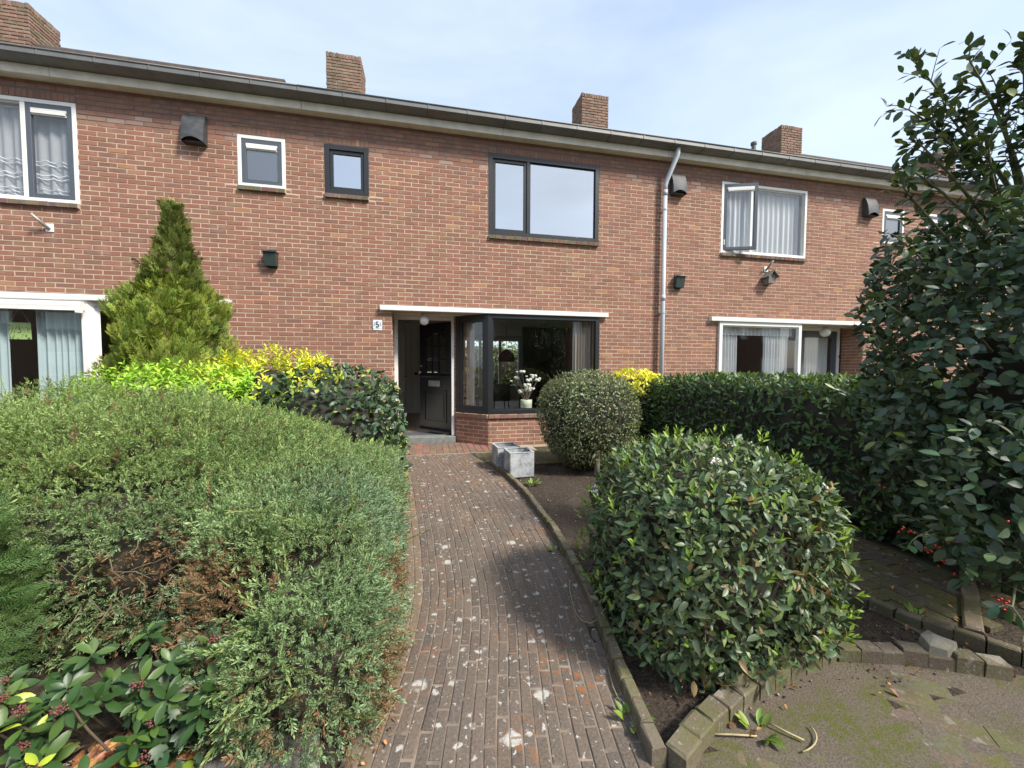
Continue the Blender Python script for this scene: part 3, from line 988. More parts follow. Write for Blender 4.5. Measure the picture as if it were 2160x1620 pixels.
    # interior shell
    it = MB().box(x0, x1, 8.0, 8.2, 2.5, 5.2).box(x0, x1, 0.281, 8.0, 2.50, 2.68).box(x0 - 0.05, x0 + 0.07, 0.281, 8.0, -0.05, 2.5).box(x1 - 0.07, x1 + 0.05, 0.281, 8.0, -0.05, 2.5) \
        .box(x0 - 0.05, x0 + 0.07, 0.281, 8.0, 2.68, 5.1).box(x1 - 0.07, x1 + 0.05, 0.281, 8.0, 2.68, 5.1).box(x0, x1, 0.281, 8.0, 5.132, 5.2)
    if solid_back:
        it.box(x0, x1, 8.0, 8.2, -0.05, 2.5)
    it.build('interior_wall', INWALL, h)
    MB().box(x0 + 0.07, x1 - 0.07, 0.46, 8.0, -0.04, ZF - 0.002).build('interior_floor', INFLOOR, h)
    MB().box(x0 + 0.07, x1 - 0.07, 3.2, 3.3, 2.68, 5.132).build('room_partition', INWALL, h)
    B.build(wall, BRICK, n_obj, ok=lambda P, X, Y: (P[:, 2] > 1.45) | ((X > 840) & (X < 1130) & (P[:, 1] < 0.5)))
    return h

def bay(h, B, A, Bc, C, D, fm, glass, side_light=True, bricks=True, front_awning=False):
    """bay window: A (back, at the porch) - Bc (front corner) - C (front corner) - D (back at the wall), plan points"""
    zs, zt = 0.545, 2.2355
    for (p, q) in ((A, Bc), (Bc, C), (C, D)):
        if p is None or q is None:
            continue
        L = math.hypot(q[0] - p[0], q[1] - p[1])
        if L < 0.05:
            continue
        flip = 1 if q[0] > p[0] or (abs(q[0] - p[0]) < 1e-6) else -1
        a_, b_ = (p, q) if flip == 1 else (q, p)
        u = ((b_[0] - a_[0]) / L, (b_[1] - a_[1]) / L, 0)
        n = (u[1], -u[0], 0)
        xf = Matrix(((u[0], -n[0], 0, a_[0]), (u[1], -n[1], 0, a_[1]), (0, 0, 1, 0), (0, 0, 0, 1)))
        MB(xf).box(0, L, 0.0025, 0.12, -0.05, 0.478).build('bay_wall', MORTAR, h)
        lay_wall(B, a_, b_, 0.0, 0.468, (), phase=0.05)
        nb = max(1, int(round(L / 0.10)))
        for i in range(nb):
            m = (i + 0.5) * L / nb
            cc = [w * BR.uniform(0.75, 1.15) for w in (0.24, 0.145, 0.105)]
            B.add((a_[0] + u[0] * m + n[0] * 0.035, a_[1] + u[1] * m + n[1] * 0.035, 0.507), u, (0, 0, 1), n, L / nb - 0.007, 0.062, cc, 0.13)
        MB(xf).box(0.002, L - 0.002, -0.028, 0.12, 0.479, 0.539).build('sill_mortar', MORTAR, h)
        if L > 0.3:
            fw = 0.072
            win = MB(xf).ring(0.0, L, zs, zt, fw, 0.0, 0.075).build('bay_window', fm, h, bevel=0.003)
            l, r_, bo, tp = fw + 0.001, L - fw - 0.001, zs + fw + 0.001, zt - fw - 0.001
            if L < 1.2 and side_light:
                MB(xf).ring(l, r_, bo, tp, 0.055, 0.012, 0.062).build('sash', fm, win, bevel=0.003)
                MB(xf).box(l + 0.055, r_ - 0.055, 0.032, 0.038, bo + 0.055, tp - 0.055).build('pane', glass, win)
            else:
                MB(xf).ring(l, r_, bo, tp, 0.018, 0.026, 0.05).build('glazing_bead', fm, win)
                MB(xf).box(l + 0.016, r_ - 0.016, 0.036, 0.042, bo + 0.016, tp - 0.016).build('pane', glass, win)
    sg = 1 if A[0] < C[0] else -1
    pl_ = [(A[0] + sg * 0.16, A[1] + 0.10), (Bc[0] + sg * 0.10, Bc[1] + 0.10), (C[0] - sg * 0.02, Bc[1] + 0.10), (C[0] - sg * 0.02, 0.34), (A[0] + sg * 0.16, 0.56)]
    MB().prism(pl_ if sg > 0 else pl_[::-1], 'z', 0.50, 0.537).build('inner_sill', WHITE, h)

# ---- centre house
def centre_gf(h, B):
    bay(h, B, (0.505, 0.42), (1.012, -0.045), (3.015, -0.045), (3.015, 0.0), BLACKF, GLASS)
    # porch: left reveal, pillar by the door, door frame, threshold
    MB().box(-0.66, -0.5425, 0.0075, 0.45, -0.05, 2.236).build('porch_wall', MORTAR, h)
    lay_wall(B, (-0.54, 0.0), (-0.54, 0.45), 0.0, 2.23, (), phase=0.1, nrm=(1, 0, 0))
    MB().box(0.50, 0.60, 0.45, 0.52, -0.05, 2.236).build('porch_pillar', MORTAR, h)
    lay_wall(B, (0.482, 0.444), (0.56, 0.385), 0.0, 2.23, (), phase=0.03)
    fr = MB().box(-0.556, -0.484, 0.452, 0.56, ZF + 0.03, 2.162).box(0.431, 0.481, 0.452, 0.56, ZF + 0.03, 2.162).box(-0.556, 0.481, 0.452, 0.56, 2.163, 2.236).build('door_frame', WHITE, h, bevel=0.004)
    MB().box(0.448, 0.466, 0.446, 0.452, 1.50, 1.585).build('doorbell', plain('bell_cream', (0.62, 0.58, 0.45), 0.4), fr)
    MB().box(-0.545, 0.497, 0.37, 0.60, 0.0, 0.118).build('threshold', STONE, h, bevel=0.006)
    # the black door, opened inwards on its right-hand hinges
    W, zb, zt = 0.885, ZF + 0.035, 2.150
    th = R(180 - 51)
    xf = Matrix.Translation((0.428, 0.50, 0)) @ Matrix.Rotation(th, 4, 'Z')
    d0, d1 = -0.045, 0.0                     # thickness in local y; the outer face is +y after the turn
    def T(mb, *a):
        return mb.box(*a)
    d = MB(xf)
    zm = 1.155                                # split of the stable door
    pw0, pw1, pz0, pz1 = 0.155, 0.715, 1.235, 1.965
    d.box(0, W, d0, d1, zb, zm - 0.003).box(0, pw0, d0, d1, zm + 0.003, zt).box(pw1, W, d0, d1, zm + 0.003, zt).box(pw0, pw1, d0, d1, zm + 0.003, pz0).box(pw0, pw1, d0, d1, pz1, zt)
    for i in (1, 2):
        x = pw0 + (pw1 - pw0) * i / 3
        d.box(x - 0.014, x + 0.014, d0 + 0.004, d1 - 0.004, pz0, pz1)
        z = pz0 + (pz1 - pz0) * i / 3
        for k in range(3):
            xa, xb = pw0 + (pw1 - pw0) * k / 3 + (0.014 if k else 0), pw0 + (pw1 - pw0) * (k + 1) / 3 - (0.014 if k < 2 else 0)
            d.box(xa, xb, d0 + 0.005, d1 - 0.005, z - 0.014, z + 0.014)
    for (xa, sgn) in ((pw0, 1), (pw1, -1)):   # curved shoulders of the light
        d.prism([(xa, pz1 - 0.13), (xa + sgn * 0.03, pz1 - 0.09), (xa + sgn * 0.09, pz1 - 0.07), (xa + sgn * 0.15, pz1 - 0.01), (xa + sgn * 0.16, pz1), (xa, pz1)], 'y', d0 + 0.003, d1 - 0.003)
    door = d.build('door', DOORBLK, h, bevel=0.003)
    gm = glass_material('amber_glass', (0.34, 0.31, 0.16), 0.25, True)
    for i in range(3):
        for k in range(3):
            xa, xb = pw0 + (pw1 - pw0) * i / 3, pw0 + (pw1 - pw0) * (i + 1) / 3
            za, zb2 = pz0 + (pz1 - pz0) * k / 3, pz0 + (pz1 - pz0) * (k + 1) / 3
            MB(xf).box(xa + 0.015, xb - 0.015, -0.026, -0.020, za + 0.015, zb2 - 0.015).build('pane', gm, door)
    MB(xf).ring(0.12, 0.75, 0.32, 0.92, 0.03, d1, d1 + 0.012).box(0.19, 0.68, d1, d1 + 0.008, 0.39, 0.85).build('raised_panel', DOORBLK, door, bevel=0.004)
    MB(xf).prism([(0.0, 0.0), (0.035, 0.0), (0.03, 0.025), (0.012, 0.045), (0.0, 0.06)], 'x', 0.02, W - 0.02).build('moulding', DOORBLK, door)
    for v in bpy.data.objects['moulding'].data.vertices:
        v.co.z += zm
    MB(xf).prism([(0.0, 0.0), (0.05, 0.0), (0.045, 0.03), (0.0, 0.075)], 'x', 0.01, W - 0.01).build('weather_bar', DOORBLK, door)
    for v in door.children[-1].data.vertices:
        v.co.z += zb + 0.01
    MB(xf).ring(0.30, 0.62, 0.98, 1.09, 0.012, d1, d1 + 0.01).box(0.313, 0.607, d1, d1 + 0.006, 0.993, 1.077).build('letter_slot', METAL, door, bevel=0.002)
    MB(xf).tube([(W - 0.06, d1, 1.24), (W - 0.06, d1 + 0.06, 1.24)], [0.012, 0.024], 10).tube([(W - 0.06, d1, 1.36), (W - 0.06, d1 + 0.02, 1.36)], 0.02, 10).build('door_knob', METAL, door, smooth=True)
    MB(xf).box(W, W + 0.004, d0 + 0.01, d1 - 0.01, 1.15, 1.45).build('lock_plate', METAL, door)
    # hall: walls, inner door, floor comes with the house
    MB().box(-0.75, -0.62, 0.56, 4.4, ZF, 2.5).box(0.56, 0.66, 0.60, 1.5, ZF, 2.5).box(0.56, 0.66, 1.5, 3.2, 2.2, 2.5).box(0.56, 0.66, 3.2, 5.6, ZF, 2.5).box(-0.62, -0.14, 4.3, 4.4, ZF, 2.5).box(-0.14, 0.56, 4.3, 4.4, 2.2, 2.5).build('hall_wall', WHITE, h)  # two doorways behind the open leaf are added to light the hall
    xi = Matrix.Translation((-0.62, 1.9, 0)) @ Matrix.Rotation(R(80), 4, 'Z')
    dd = MB(xi).box(0, 0.8, 0, 0.04, ZF + 0.01, 2.1).build('inner_door', WHITE, h, bevel=0.003)
    MB(xi).tube([(0.74, 0, 1.12), (0.74, -0.05, 1.12), (0.62, -0.05, 1.12)], 0.009, 6).build('door_handle', BLKFURN, dd)
    MB().box(-0.615, -0.60, 2.75, 2.81, ZF, 2.15).box(-0.615, -0.60, 1.83, 1.89, ZF, 2.15).build('architrave', WHITE, h)
    MB().ball((-0.28, 4.28, 1.15), 0.04, 8, 6).build('wall_knob', BLKFURN, h, smooth=True)
    for k in range(4):
        MB().box(-0.56 + k * 0.165, -0.555 + k * 0.165, 4.29, 4.2985, ZF, 2.45).build('panel_groove', INDARK, h)
    # living-room back wall with a wide garden window and skirting walls
    sheet_with_holes(w := MB(), 0.66, 4.2, ZF, 2.5, 8.0, [(1.35, 3.45, 0.55, 2.35)])
    w.build('back_wall', INWALL, h)
    bw = MB()
    for (a, b) in ((1.35, 1.95), (1.95, 2.70), (2.70, 3.45)):
        bw.ring(a, b, 0.55, 2.35, 0.05, 7.97, 8.04)
    bw.build('back_window', WHITE, h)
    MB().box(2.75, 4.17, 4.6, 4.7, ZF, 2.5).build('dark_wall', INDARK, h)
    sheet_with_holes(w := MB(), -1.7, 0.66, ZF, 2.5, 8.0, [(-1.5, 0.5, 0.3, 2.40)])
    w.build('kitchen_wall', INWALL, h)
    MB().ring(-1.5, 0.5, 0.3, 2.40, 0.05, 7.97, 8.04).build('added_kitchen_window', WHITE, h)  # unseen window, added so that daylight reaches the hall

def angled_gf(sgn, corner_b, A, door0, door1, a, bfar, name):
    def fn(h, B):
        bay(h, B, A, corner_b, bfar[0], bfar[1], WHITE, GLASS, True)
        y = 0.45
        fr = MB().ring(door0, door1, ZF, 2.236, (0.05, 0.05, 0.02, 0.075), y, y + 0.1).build('door_frame', WHITE, h, bevel=0.004)
        dl, dr = door0 + 0.052, door1 - 0.052
        d = MB().ring(dl, dr, ZF + 0.025, 2.158, (0.13, 0.13, 0.95, 0.14), y + 0.03, y + 0.07).build('door', ANTHR, h, bevel=0.003)
        MB().box(dl + 0.13, dr - 0.13, y + 0.045, y + 0.051, ZF + 0.975, 2.018).build('pane', GLASS, d)
        MB().tube([(dl + 0.06, y + 0.03, 1.1), (dl + 0.06, y - 0.02, 1.1), (dl + 0.16, y - 0.02, 1.1)], 0.009, 6).build('door_handle', METAL, d)
        xr = a - sgn * 0.0045
        MB().box(min(xr, xr + sgn * 0.1), max(xr, xr + sgn * 0.1), 0.0075, y, -0.05, 2.236).build('porch_wall', MORTAR, h)
        if sgn > 0:
            lay_wall(B, (xr - 0.007, 0.45), (xr - 0.007, 0.0), 0.0, 2.21, (), phase=0.1, nrm=(-1, 0, 0))
            MB().box(door1 - 0.02, door1 - 0.005, y - 0.012, y, 1.58, 1.63).build('doorbell', BLKFURN, fr)
        else:
            lay_wall(B, (xr + 0.007, 0.0), (xr + 0.007, 0.45), 0.0, 2.21, (), phase=0.1, nrm=(1, 0, 0))
        MB().box(door0, door1, 0.37, 0.6, 0.0, ZF).build('threshold', STONE, h)
    return fn

W_SMALL = [(0.0, 1.0, 'sash_frost')]
house('terrace_house', 'left brick terrace house with white frames and pale blue curtains, behind the conifer', -7.78, -1.77,
      [(-6.57, -4.608, 3.540, 4.876, 'white', [(0.0, 1, 'fixed'), (0.71, 1, 'sash')]), (-2.678, -2.042, 3.985, 4.722, 'white', W_SMALL)],
      (-6.55, -3.0, angled_gf(-1, (-4.55, -0.045), (-4.05, 0.42), -3.98, -3.02, -3.0, ((-6.55, -0.045), (-6.55, 0.0)), 'left')), 300,
      canopy=(-6.66, -2.80), chimney=[(-8.16, -7.42)], ridge=(-7.78, -3.2))
house('terrace_house', 'middle brick terrace house with black window frames, open black door and number 5', -1.77, 4.24,
      [(-1.503, -0.861, 3.985, 4.727, 'black', [(0, 1, 'sash_black')]), (1.02, 2.990, 3.546, 4.880, 'black', [(0, 1, 'sash_black'), (0.335, 1, 'coated')])],
      (-0.54, 3.02, centre_gf), 300, solid_back=False, canopy=(-0.716, 3.17), chimney=[(-2.13, -1.40)])
house('terrace_house', 'right brick terrace house with an open upstairs window, behind the dark hedge', 4.24, 10.25,
      [(5.490, 7.465, 3.540, 4.876, 'white', [(0, 1, 'open'), (0.335, 1, 'fixed')]), (9.407, 10.006, 3.985, 4.71, 'white', W_SMALL)],
      (5.485, 9.05, angled_gf(1, (7.40, -0.045), (7.85, 0.42), 7.90, 9.00, 9.05, ((5.485, -0.045), (5.485, 0.0)), 'right')), 300,
      canopy=(5.28, 9.25), chimney=[(3.87, 4.60)])
house('terrace_house', 'farthest brick terrace house, almost hidden behind the holly at the right', 10.25, 16.26,
      [(10.63, 11.27, 3.985, 4.71, 'white', W_SMALL), (13.1, 15.07, 3.54, 4.876, 'white', [(0, 1, 'fixed'), (0.66, 1, 'sash')])], None, 60,
      chimney=[(9.93, 10.66), (15.95, 16.68)], ridge=(10.75, 14.6))
o4 = [o for o in bpy.data.objects if o.name.startswith('terrace_house')][-1]
MB().box(16.27, 16.5, -0.05, 8, 0, 5.3).build('gable_wall', MORTAR, o4)
hr = bpy.data.objects['terrace_house.002']
MB().tube([(8.50, 2.5, 6.8), (8.50, 2.5, 7.24)], 0.055, 12).tube([(8.50, 2.5, 7.241), (8.50, 2.5, 7.30)], 0.075, 12).build('vent_pipe', plain('vent_grey', (0.12, 0.12, 0.12), 0.6), hr, auto=40)

# ================================================================== THINGS ON THE FACADE
# ---- rain pipe
t = thing('downpipe', (4.235, -0.09, 0), 'pale grey downpipe running down the wall between the middle and right houses', 'downpipe')
PX, PY = 4.235, -0.085
MB().tube([(4.375, -0.235, 5.232), (4.375, -0.235, 5.16), (4.365, -0.225, 5.10), (4.255, -0.10, 4.72), (PX, PY, 4.64), (PX, PY, 4.50)], 0.041, 16).build('swan_neck', PIPEM, t, smooth=True)
MB().tube([(PX, PY, 4.52), (PX, PY, -0.03)], 0.040, 16).build('pipe', PIPEM, t, smooth=True)
for z in (4.50, 2.62, 0.9):
    MB().tube([(PX, PY, z - 0.05), (PX, PY, z + 0.05)], 0.0445, 16).build('socket', PIPEM, t, smooth=True)
for z in (4.2, 2.35, 1.2):
    MB().tube([(PX, PY, z - 0.012), (PX, PY, z + 0.012)], 0.046, 16).box(PX - 0.01, PX + 0.01, PY + 0.03, 0.004, z - 0.012, z + 0.012).build('bracket', PIPEM, t)

# ---- black hoods over the vents
def hood(x, z0, z1, w, label, tilt=0.0):
    t = thing('vent_hood', (x, 0, z0), label, 'vent hood', 'black hoods high on the facade')
    V, F = [], []
    nu, nv = 10, 8
    for j in range(nv + 1):
        v = j / nv
        for i in range(nu + 1):
            u = -1 + 2 * i / nu
            zb = z0 + 0.055 * (1 - u * u)          # arched lower edge
            z = z1 + (zb - z1) * v
            dep = 0.045 + 0.085 * math.sin(min(1, (z1 - z) / (z1 - z0) * 1.1) * math.pi / 2) ** 0.8
            V.append((x + u * w / 2, -dep - 0.02 * (1 - u * u) * v, z))
    for j in range(nv):
        for i in range(nu):
            a = j * (nu + 1) + i
            F.append((a, a + nu + 1, a + nu + 2, a + 1))
    m = MB().add(V, F)
    for sd in (0, nu):
        L = [V[j * (nu + 1) + sd] for j in range(nv + 1)]
        L2 = [(p[0], 0.0, p[2]) for p in L]
        m.add(L + L2, [((j, j + 1, nv + 2 + j, nv + 1 + j) if sd else (j, nv + 1 + j, nv + 2 + j, j + 1)) for j in range(nv)])
    top = [V[i] for i in range(nu + 1)]
    m.add(top + [(p[0], 0.0, p[2]) for p in top], [(i, i + 1, nu + 2 + i, nu + 1 + i) for i in range(nu)])
    m.build('hood_shell', HOODM, t, auto=35)
    MB().tube([(x + math.cos(a) * w * 0.42, -0.02, z0 + 0.03 + math.sin(a) * 0.05) for a in np.linspace(0, math.pi, 9)], 0.008, 5).box(x - w * 0.42, x + w * 0.42, -0.10, -0.0, z0 + 0.004, z0 + 0.016).build('vent_grate', HOODM, t)
hood(-3.19, 4.490, 4.895, 0.275, 'black vent hood between the lace-curtained window and the small white window')
hood(4.515, 4.505, 4.885, 0.275, 'black vent hood right beside the bend of the downpipe')
hood(9.00, 4.485, 4.870, 0.275, 'black vent hood on the right house next to the holly')

# ---- small dark green boxes
def greenbox(x, z, label):
    t = thing('nest_box', (x, 0, z), label, 'nest box', 'small dark green boxes on the facade')
    MB().prism([(-0.012, z), (-0.085, z), (-0.125, z + 0.19), (-0.012, z + 0.19)], 'x', x - 0.085, x + 0.085).build('body', GREENBOX, t, bevel=0.003)
    MB().box(x - 0.095, x + 0.095, -0.145, -0.01, z + 0.192, z + 0.205).build('lid', GREENBOX, t, bevel=0.003)
    MB().box(x - 0.06, x + 0.06, -0.011, -0.001, z - 0.02, z + 0.255).build('back_plate', GREENBOX, t)
    MB().box(x - 0.012, x + 0.022, -0.016, -0.0115, z + 0.212, z + 0.232).build('screw_plate', METAL, t)
    MB().tube([(x, -0.118, z + 0.15), (x, -0.1175, z + 0.15)], 0.016, 10).build('entry_hole', BLKFURN, t)
greenbox(-2.25, 2.830, 'dark green nest box on the wall right of the conifer tip')
greenbox(4.58, 2.825, 'dark green nest box on the wall just right of the downpipe')

# ---- wooden bird house and the two pole brackets
OLDWOOD = plain('weathered_wood', (0.26, 0.235, 0.20), 0.9, 0.3, 30, bmp=0.5)
t = thing('bird_house', (6.54, -0.06, 2.97), 'small weathered wooden bird house below the open upstairs window', 'bird house')
bx0, bx1, bz = 6.46, 6.62, 2.985
MB().prism([(bx0, bz), (bx1, bz), (bx1, bz + 0.13), ((bx0 + bx1) / 2, bz + 0.215), (bx0, bz + 0.13)], 'y', -0.15, -0.005).build('body', OLDWOOD, t, bevel=0.002)
for sg in (-1, 1):
    xm = (bx0 + bx1) / 2
    MB().add([(xm, y, bz + 0.232 + q) for y in (-0.20, 0.0) for q in (0, 0.014)] + [(xm + sg * 0.125, y, bz + 0.108 + q) for y in (-0.20, 0.0) for q in (0, 0.014)],
             [(0, 2, 6, 4), (1, 5, 7, 3), (0, 4, 5, 1), (2, 3, 7, 6), (4, 6, 7, 5), (0, 1, 3, 2)]).build('roof_board', OLDWOOD, t)
MB().tube([(6.54, -0.1535, bz + 0.125), (6.54, -0.1505, bz + 0.125)], 0.018, 12).build('entry_hole', BLKFURN, t)
MB().tube([(6.54, -0.15, bz + 0.065), (6.54, -0.20, bz + 0.065)], 0.006, 6).build('perch', OLDWOOD, t)
def bracket(x, z, label, dx):
    t = thing('flagpole_bracket', (x, 0, z), label, 'bracket', 'flagpole brackets')
    MB().box(x - 0.045, x + 0.045, -0.012, 0.0, z - 0.055, z + 0.055).build('plate', WHITE, t, bevel=0.003)
    MB().tube([(x, -0.01, z - 0.02), (x + dx, -0.15, z + 0.13)], 0.019, 10).build('socket_tube', plain('dull_metal', (0.38, 0.35, 0.32), 0.5, 0.1, 8, metal=0.4), t, smooth=True)
bracket(-4.955, 3.200, 'flagpole bracket on the wall below the lace-curtained window', -0.09)
bracket(6.53, 3.285, 'flagpole bracket just above the wooden bird house', 0.02)

# ---- house number
t = thing('number_plate', (-0.757, 0, 1.93), 'white plate with a black 5 left of the open front door', 'house number')
MB().box(-0.828, -0.688, -0.010, 0.0, 1.945, 2.085).build('plate', plain('enamel', (0.72, 0.78, 0.82), 0.25, 0.03), t, bevel=0.003)
MB().box(-0.820, -0.690, -0.008, 0.0, 1.925, 1.944).build('lower_strip', WHITE, t)
NUMM = plain('number_black', (0.02, 0.022, 0.03), 0.4, 0.05)
n5 = [(0.036, 0.086), (0.006, 0.086), (0.002, 0.046)] + [(0.021 + 0.021 * math.cos(a), 0.029 + 0.022 * math.sin(a)) for a in np.linspace(R(140), R(-150), 14)]
MB().tube([(-0.779 + a, -0.0125, 1.970 + b) for a, b in n5], 0.0068, 6).build('numeral', NUMM, t, smooth=True)
for sx in (-0.805, -0.712):
    MB().box(sx - 0.007, sx + 0.007, -0.0112, -0.0100, 1.985, 2.045).build('emblem', plain('emblem_grey', (0.30, 0.38, 0.42), 0.4), t)
MB().box(-0.785, -0.73, -0.0112, -0.0100, 1.958, 1.962).build('small_print', NUMM, t)

# ---- porch lamps
def porch_lamp(x, y, label, r=0.075):
    t = thing('porch_lamp', (x, y, 2.216), label, 'lamp', 'white globe porch lamps')
    MB().tube([(x, y, 2.215), (x, y, 2.150)], [0.052, 0.045], 14).build('lamp_base', plain('lamp_base', (0.56, 0.52, 0.40), 0.4), t, smooth=True)
    MB().ball((x, y, 2.105), r, 18, 12, (1, 1, 0.95)).build('globe', LAMPW, t, smooth=True)
porch_lamp(-0.033, 0.12, 'white globe lamp above the open black door')
porch_lamp(8.28, 0.20, 'white globe lamp above the curtained door of the right house', 0.10)

# ---- left house: sun blind cassette, picture, curtains, pot plant
t = thing('sun_blind', (-5.5, -0.2, 2.05), 'white rolled-up sun blind cassette over the left house window', 'sun blind')
MB().prism([(-0.048, 2.215), (-0.115, 2.21), (-0.14, 2.16), (-0.13, 2.10), (-0.048, 2.095)], 'x', -6.5, -4.57).build('cassette', WHITE, t, bevel=0.003)
MB().tube([(-6.5, -0.142, 2.095), (-4.59, -0.142, 2.095)], 0.013, 8).build('front_bar', WHITE, t, smooth=True)
MB().box(-4.605, -4.565, -0.17, -0.08, 2.055, 2.11).build('end_bracket', WHITE, t, bevel=0.004)
curtain('curtain', 'pale blue curtain beside the white corner post of the left house', -5.26, -4.66, 0.62, 2.14, 0.10, CURT_BLUE, 0.035, 7, 'pale blue curtains', seed=2)
curtain('curtain', 'pale blue curtain at the left edge of the picture', -6.3, -5.52, 0.62, 2.14, 0.10, CURT_BLUE, 0.035, 8, 'pale blue curtains', seed=5)
t = thing('hanging_picture', (-5.28, -0.03, 1.74), 'small square lime green picture with dark leafy pattern hanging in the left house window', 'picture')
def art_material():
    m, nt, b = newmat('lime_print')
    p = pos(nt)
    n = nz(nt, 16, 3, 0.6, p)
    w_ = nt.nodes.new('ShaderNodeTexWave')
    w_.inputs['Scale'].default_value = 9
    w_.inputs['Distortion'].default_value = 14
    nt.links.new(p, w_.inputs['Vector'])
    f = mathn(nt, 'MULTIPLY', mapr(nt, w_.outputs['Fac'], 0.70, 0.78), mapr(nt, n.outputs['Fac'], 0.46, 0.52))
    nt.links.new(mixc(nt, f, (0.42, 0.58, 0.20), (0.06, 0.07, 0.04)), b.inputs['Base Color'])
    b.inputs['Roughness'].default_value = 0.5
    return m
MB().box(-5.50, -5.26, 0.048, 0.058, 1.70, 1.925).build('print', art_material(), t)
MB().tube([(-5.485, 0.053, 1.925), (-5.38, 0.053, 2.13), (-5.275, 0.053, 1.925)], 0.002, 4).build('cord', WHITE, t)
CURT_SHEER = fabric('sheer_net', (0.70, 0.72, 0.75), 0.5)
t = curtain('net_curtain', 'grey net curtain with white lace bands in the upstairs window at the left edge', -6.5, -4.68, 3.60, 4.80, 0.14, CURT_SHEER, 0.02, 14, seed=3)
LACE = plain('lace_white', (0.80, 0.82, 0.84), 0.8, 0.03)
for zz in (3.66, 3.71, 3.76, 3.90, 3.95, 4.08, 4.13):
    MB().tube([(-6.48 + 0.012 * i, 0.112 + 0.006 * math.sin(i * 0.31), zz - 0.028 * abs(math.sin(i * 0.22 + zz * 5))) for i in range(150)], 0.0065, 4).build('lace_band', LACE, t)
curtain('net_curtain', 'white pleated curtain behind the open upstairs window of the right house', 5.56, 7.40, 3.60, 4.82, 0.14, CURT_WHITE, 0.022, 16, seed=4)
curtain('curtain', 'white pleated curtain at the left side of the right house window', 5.58, 6.02, 0.62, 2.06, 0.12, CURT_WHITE, 0.025, 7, 'right house window curtains', seed=6)
curtain('curtain', 'white pleated curtain at the right side of the right house window', 6.66, 7.24, 0.62, 2.06, 0.12, CURT_WHITE, 0.025, 9, 'right house window curtains', seed=7)
curtain('curtain', 'grey pleated curtain behind the glass of the right house door', 7.98, 8.80, 1.08, 2.02, 0.55, CURT_WHITE, 0.015, 10, seed=8)
curtain('curtain', 'beige curtain at the right end of the middle house bay window', 2.58, 2.92, 0.56, 2.20, 0.12, CURT_BEIGE, 0.03, 6, 'beige curtains', seed=9)
curtain('curtain', 'beige curtain in the narrow angled side of the middle house bay', 0.70, 0.76, 0.56, 2.20, 0.41, CURT_BEIGE, 0.015, 3, 'beige curtains', p1=(0.83, 0.29), seed=10)
curtain('curtain', 'pale curtain edge at the right side of the black-framed upstairs window', 2.76, 2.94, 3.62, 4.80, 0.13, CURT_WHITE, 0.02, 3, seed=11)

curtain('valance', 'narrow lace valance across the top of the right house window', 5.56, 7.30, 1.99, 2.15, 0.09, CURT_WHITE, 0.012, 20, seed=12)
# ---- right house room: wall lamp, pictures
t = thing('wall_lamp', (7.9, 2.4, 0.5), 'cream shaded wall lamp seen in the right house window', 'lamp')
MB().lathe((7.9, 2.4, 1.72), [(0.13, 0.0), (0.10, 0.22)], 18).build('lamp_shade', plain('shade_cream', (0.62, 0.55, 0.42), 0.8), t, smooth=True)
MB().tube([(7.9, 2.4, 1.75), (7.9, 2.4, 1.62), (7.98, 2.42, 1.60), (7.98, 2.42, 0.5)], 0.012, 6).build('lamp_stem', plain('brass', (0.30, 0.22, 0.12), 0.35, 0.1, 5, metal=0.7), t)
tag(MB().box(7.2, 7.9, 2.9, 2.93, 1.25, 1.75).build('framed_picture', plain('brown_print', (0.16, 0.06, 0.04), 0.5, 0.3, 4)), 'dark framed picture on the wall inside the right house', 'picture')

# ---- middle house interior: vase of white flowers, table, chairs, lamps, card, door mat
t = thing('flower_vase', (1.72, 0.13, 0.537), 'pale green vase of white blossoms on the bay windowsill', 'vase')
MB().lathe((1.72, 0.13, 0.537), [(0.082, 0.0), (0.092, 0.02), (0.100, 0.15), (0.103, 0.235), (0.094, 0.235), (0.09, 0.16)], 22).build('vase', plain('vase_green', (0.55, 0.60, 0.42), 0.55, 0.1, 12), t, smooth=True)
PETAL = plain('white_petal', (0.80, 0.79, 0.70), 0.6, 0.05)
fr_ = random.Random(4)
stems, pet, lv = MB(), [], []
for k in range(17):
    a, rr = fr_.uniform(0, 6.28), fr_.uniform(0.05, 0.30)
    tip = (1.72 + rr * math.cos(a), 0.14 + abs(rr * math.sin(a)) * 0.5, 0.537 + 0.24 + fr_.uniform(0.06, 0.46) * (1.15 - rr))
    if k > 12:
        tip = (1.72 + fr_.uniform(-0.3, 0.35), 0.15, 0.537 + fr_.uniform(0.55, 0.82))
    stems.tube([(1.72, 0.13, 0.70), ((1.72 + tip[0]) / 2, 0.14, 0.5 * (tip[2] + 0.78)), tip], 0.004, 4)
    pet.append((tip, 0.05 if k <= 12 else 0.02))
stems.build('stems', TWIG, t)
for tip, r0 in pet:
    m = MB()
    for q in range(6):
        a, b = fr_.uniform(0, 6.28), fr_.uniform(-0.3, 1.0)
        m.ball((tip[0] + math.cos(a) * r0 * 0.6, tip[1] + math.sin(a) * r0 * 0.6, tip[2] + b * r0 * 0.5), r0 * 0.62, 7, 5, (1, 1, 0.8))
    m.build('blossom', PETAL, t, smooth=True)
t = thing('dining_table', (2.3, 3.9, ZF), 'dark dining table inside the middle house behind the bay window', 'table')
MB().box(1.5, 3.2, 3.5, 4.4, ZF + 0.71, ZF + 0.75).build('tabletop', BLKFURN, t, bevel=0.005)
for xx in (1.58, 3.12):
    for yy in (3.58, 4.32):
        MB().box(xx - 0.03, xx + 0.03, yy - 0.03, yy + 0.03, ZF, ZF + 0.71).build('leg', BLKFURN, t)
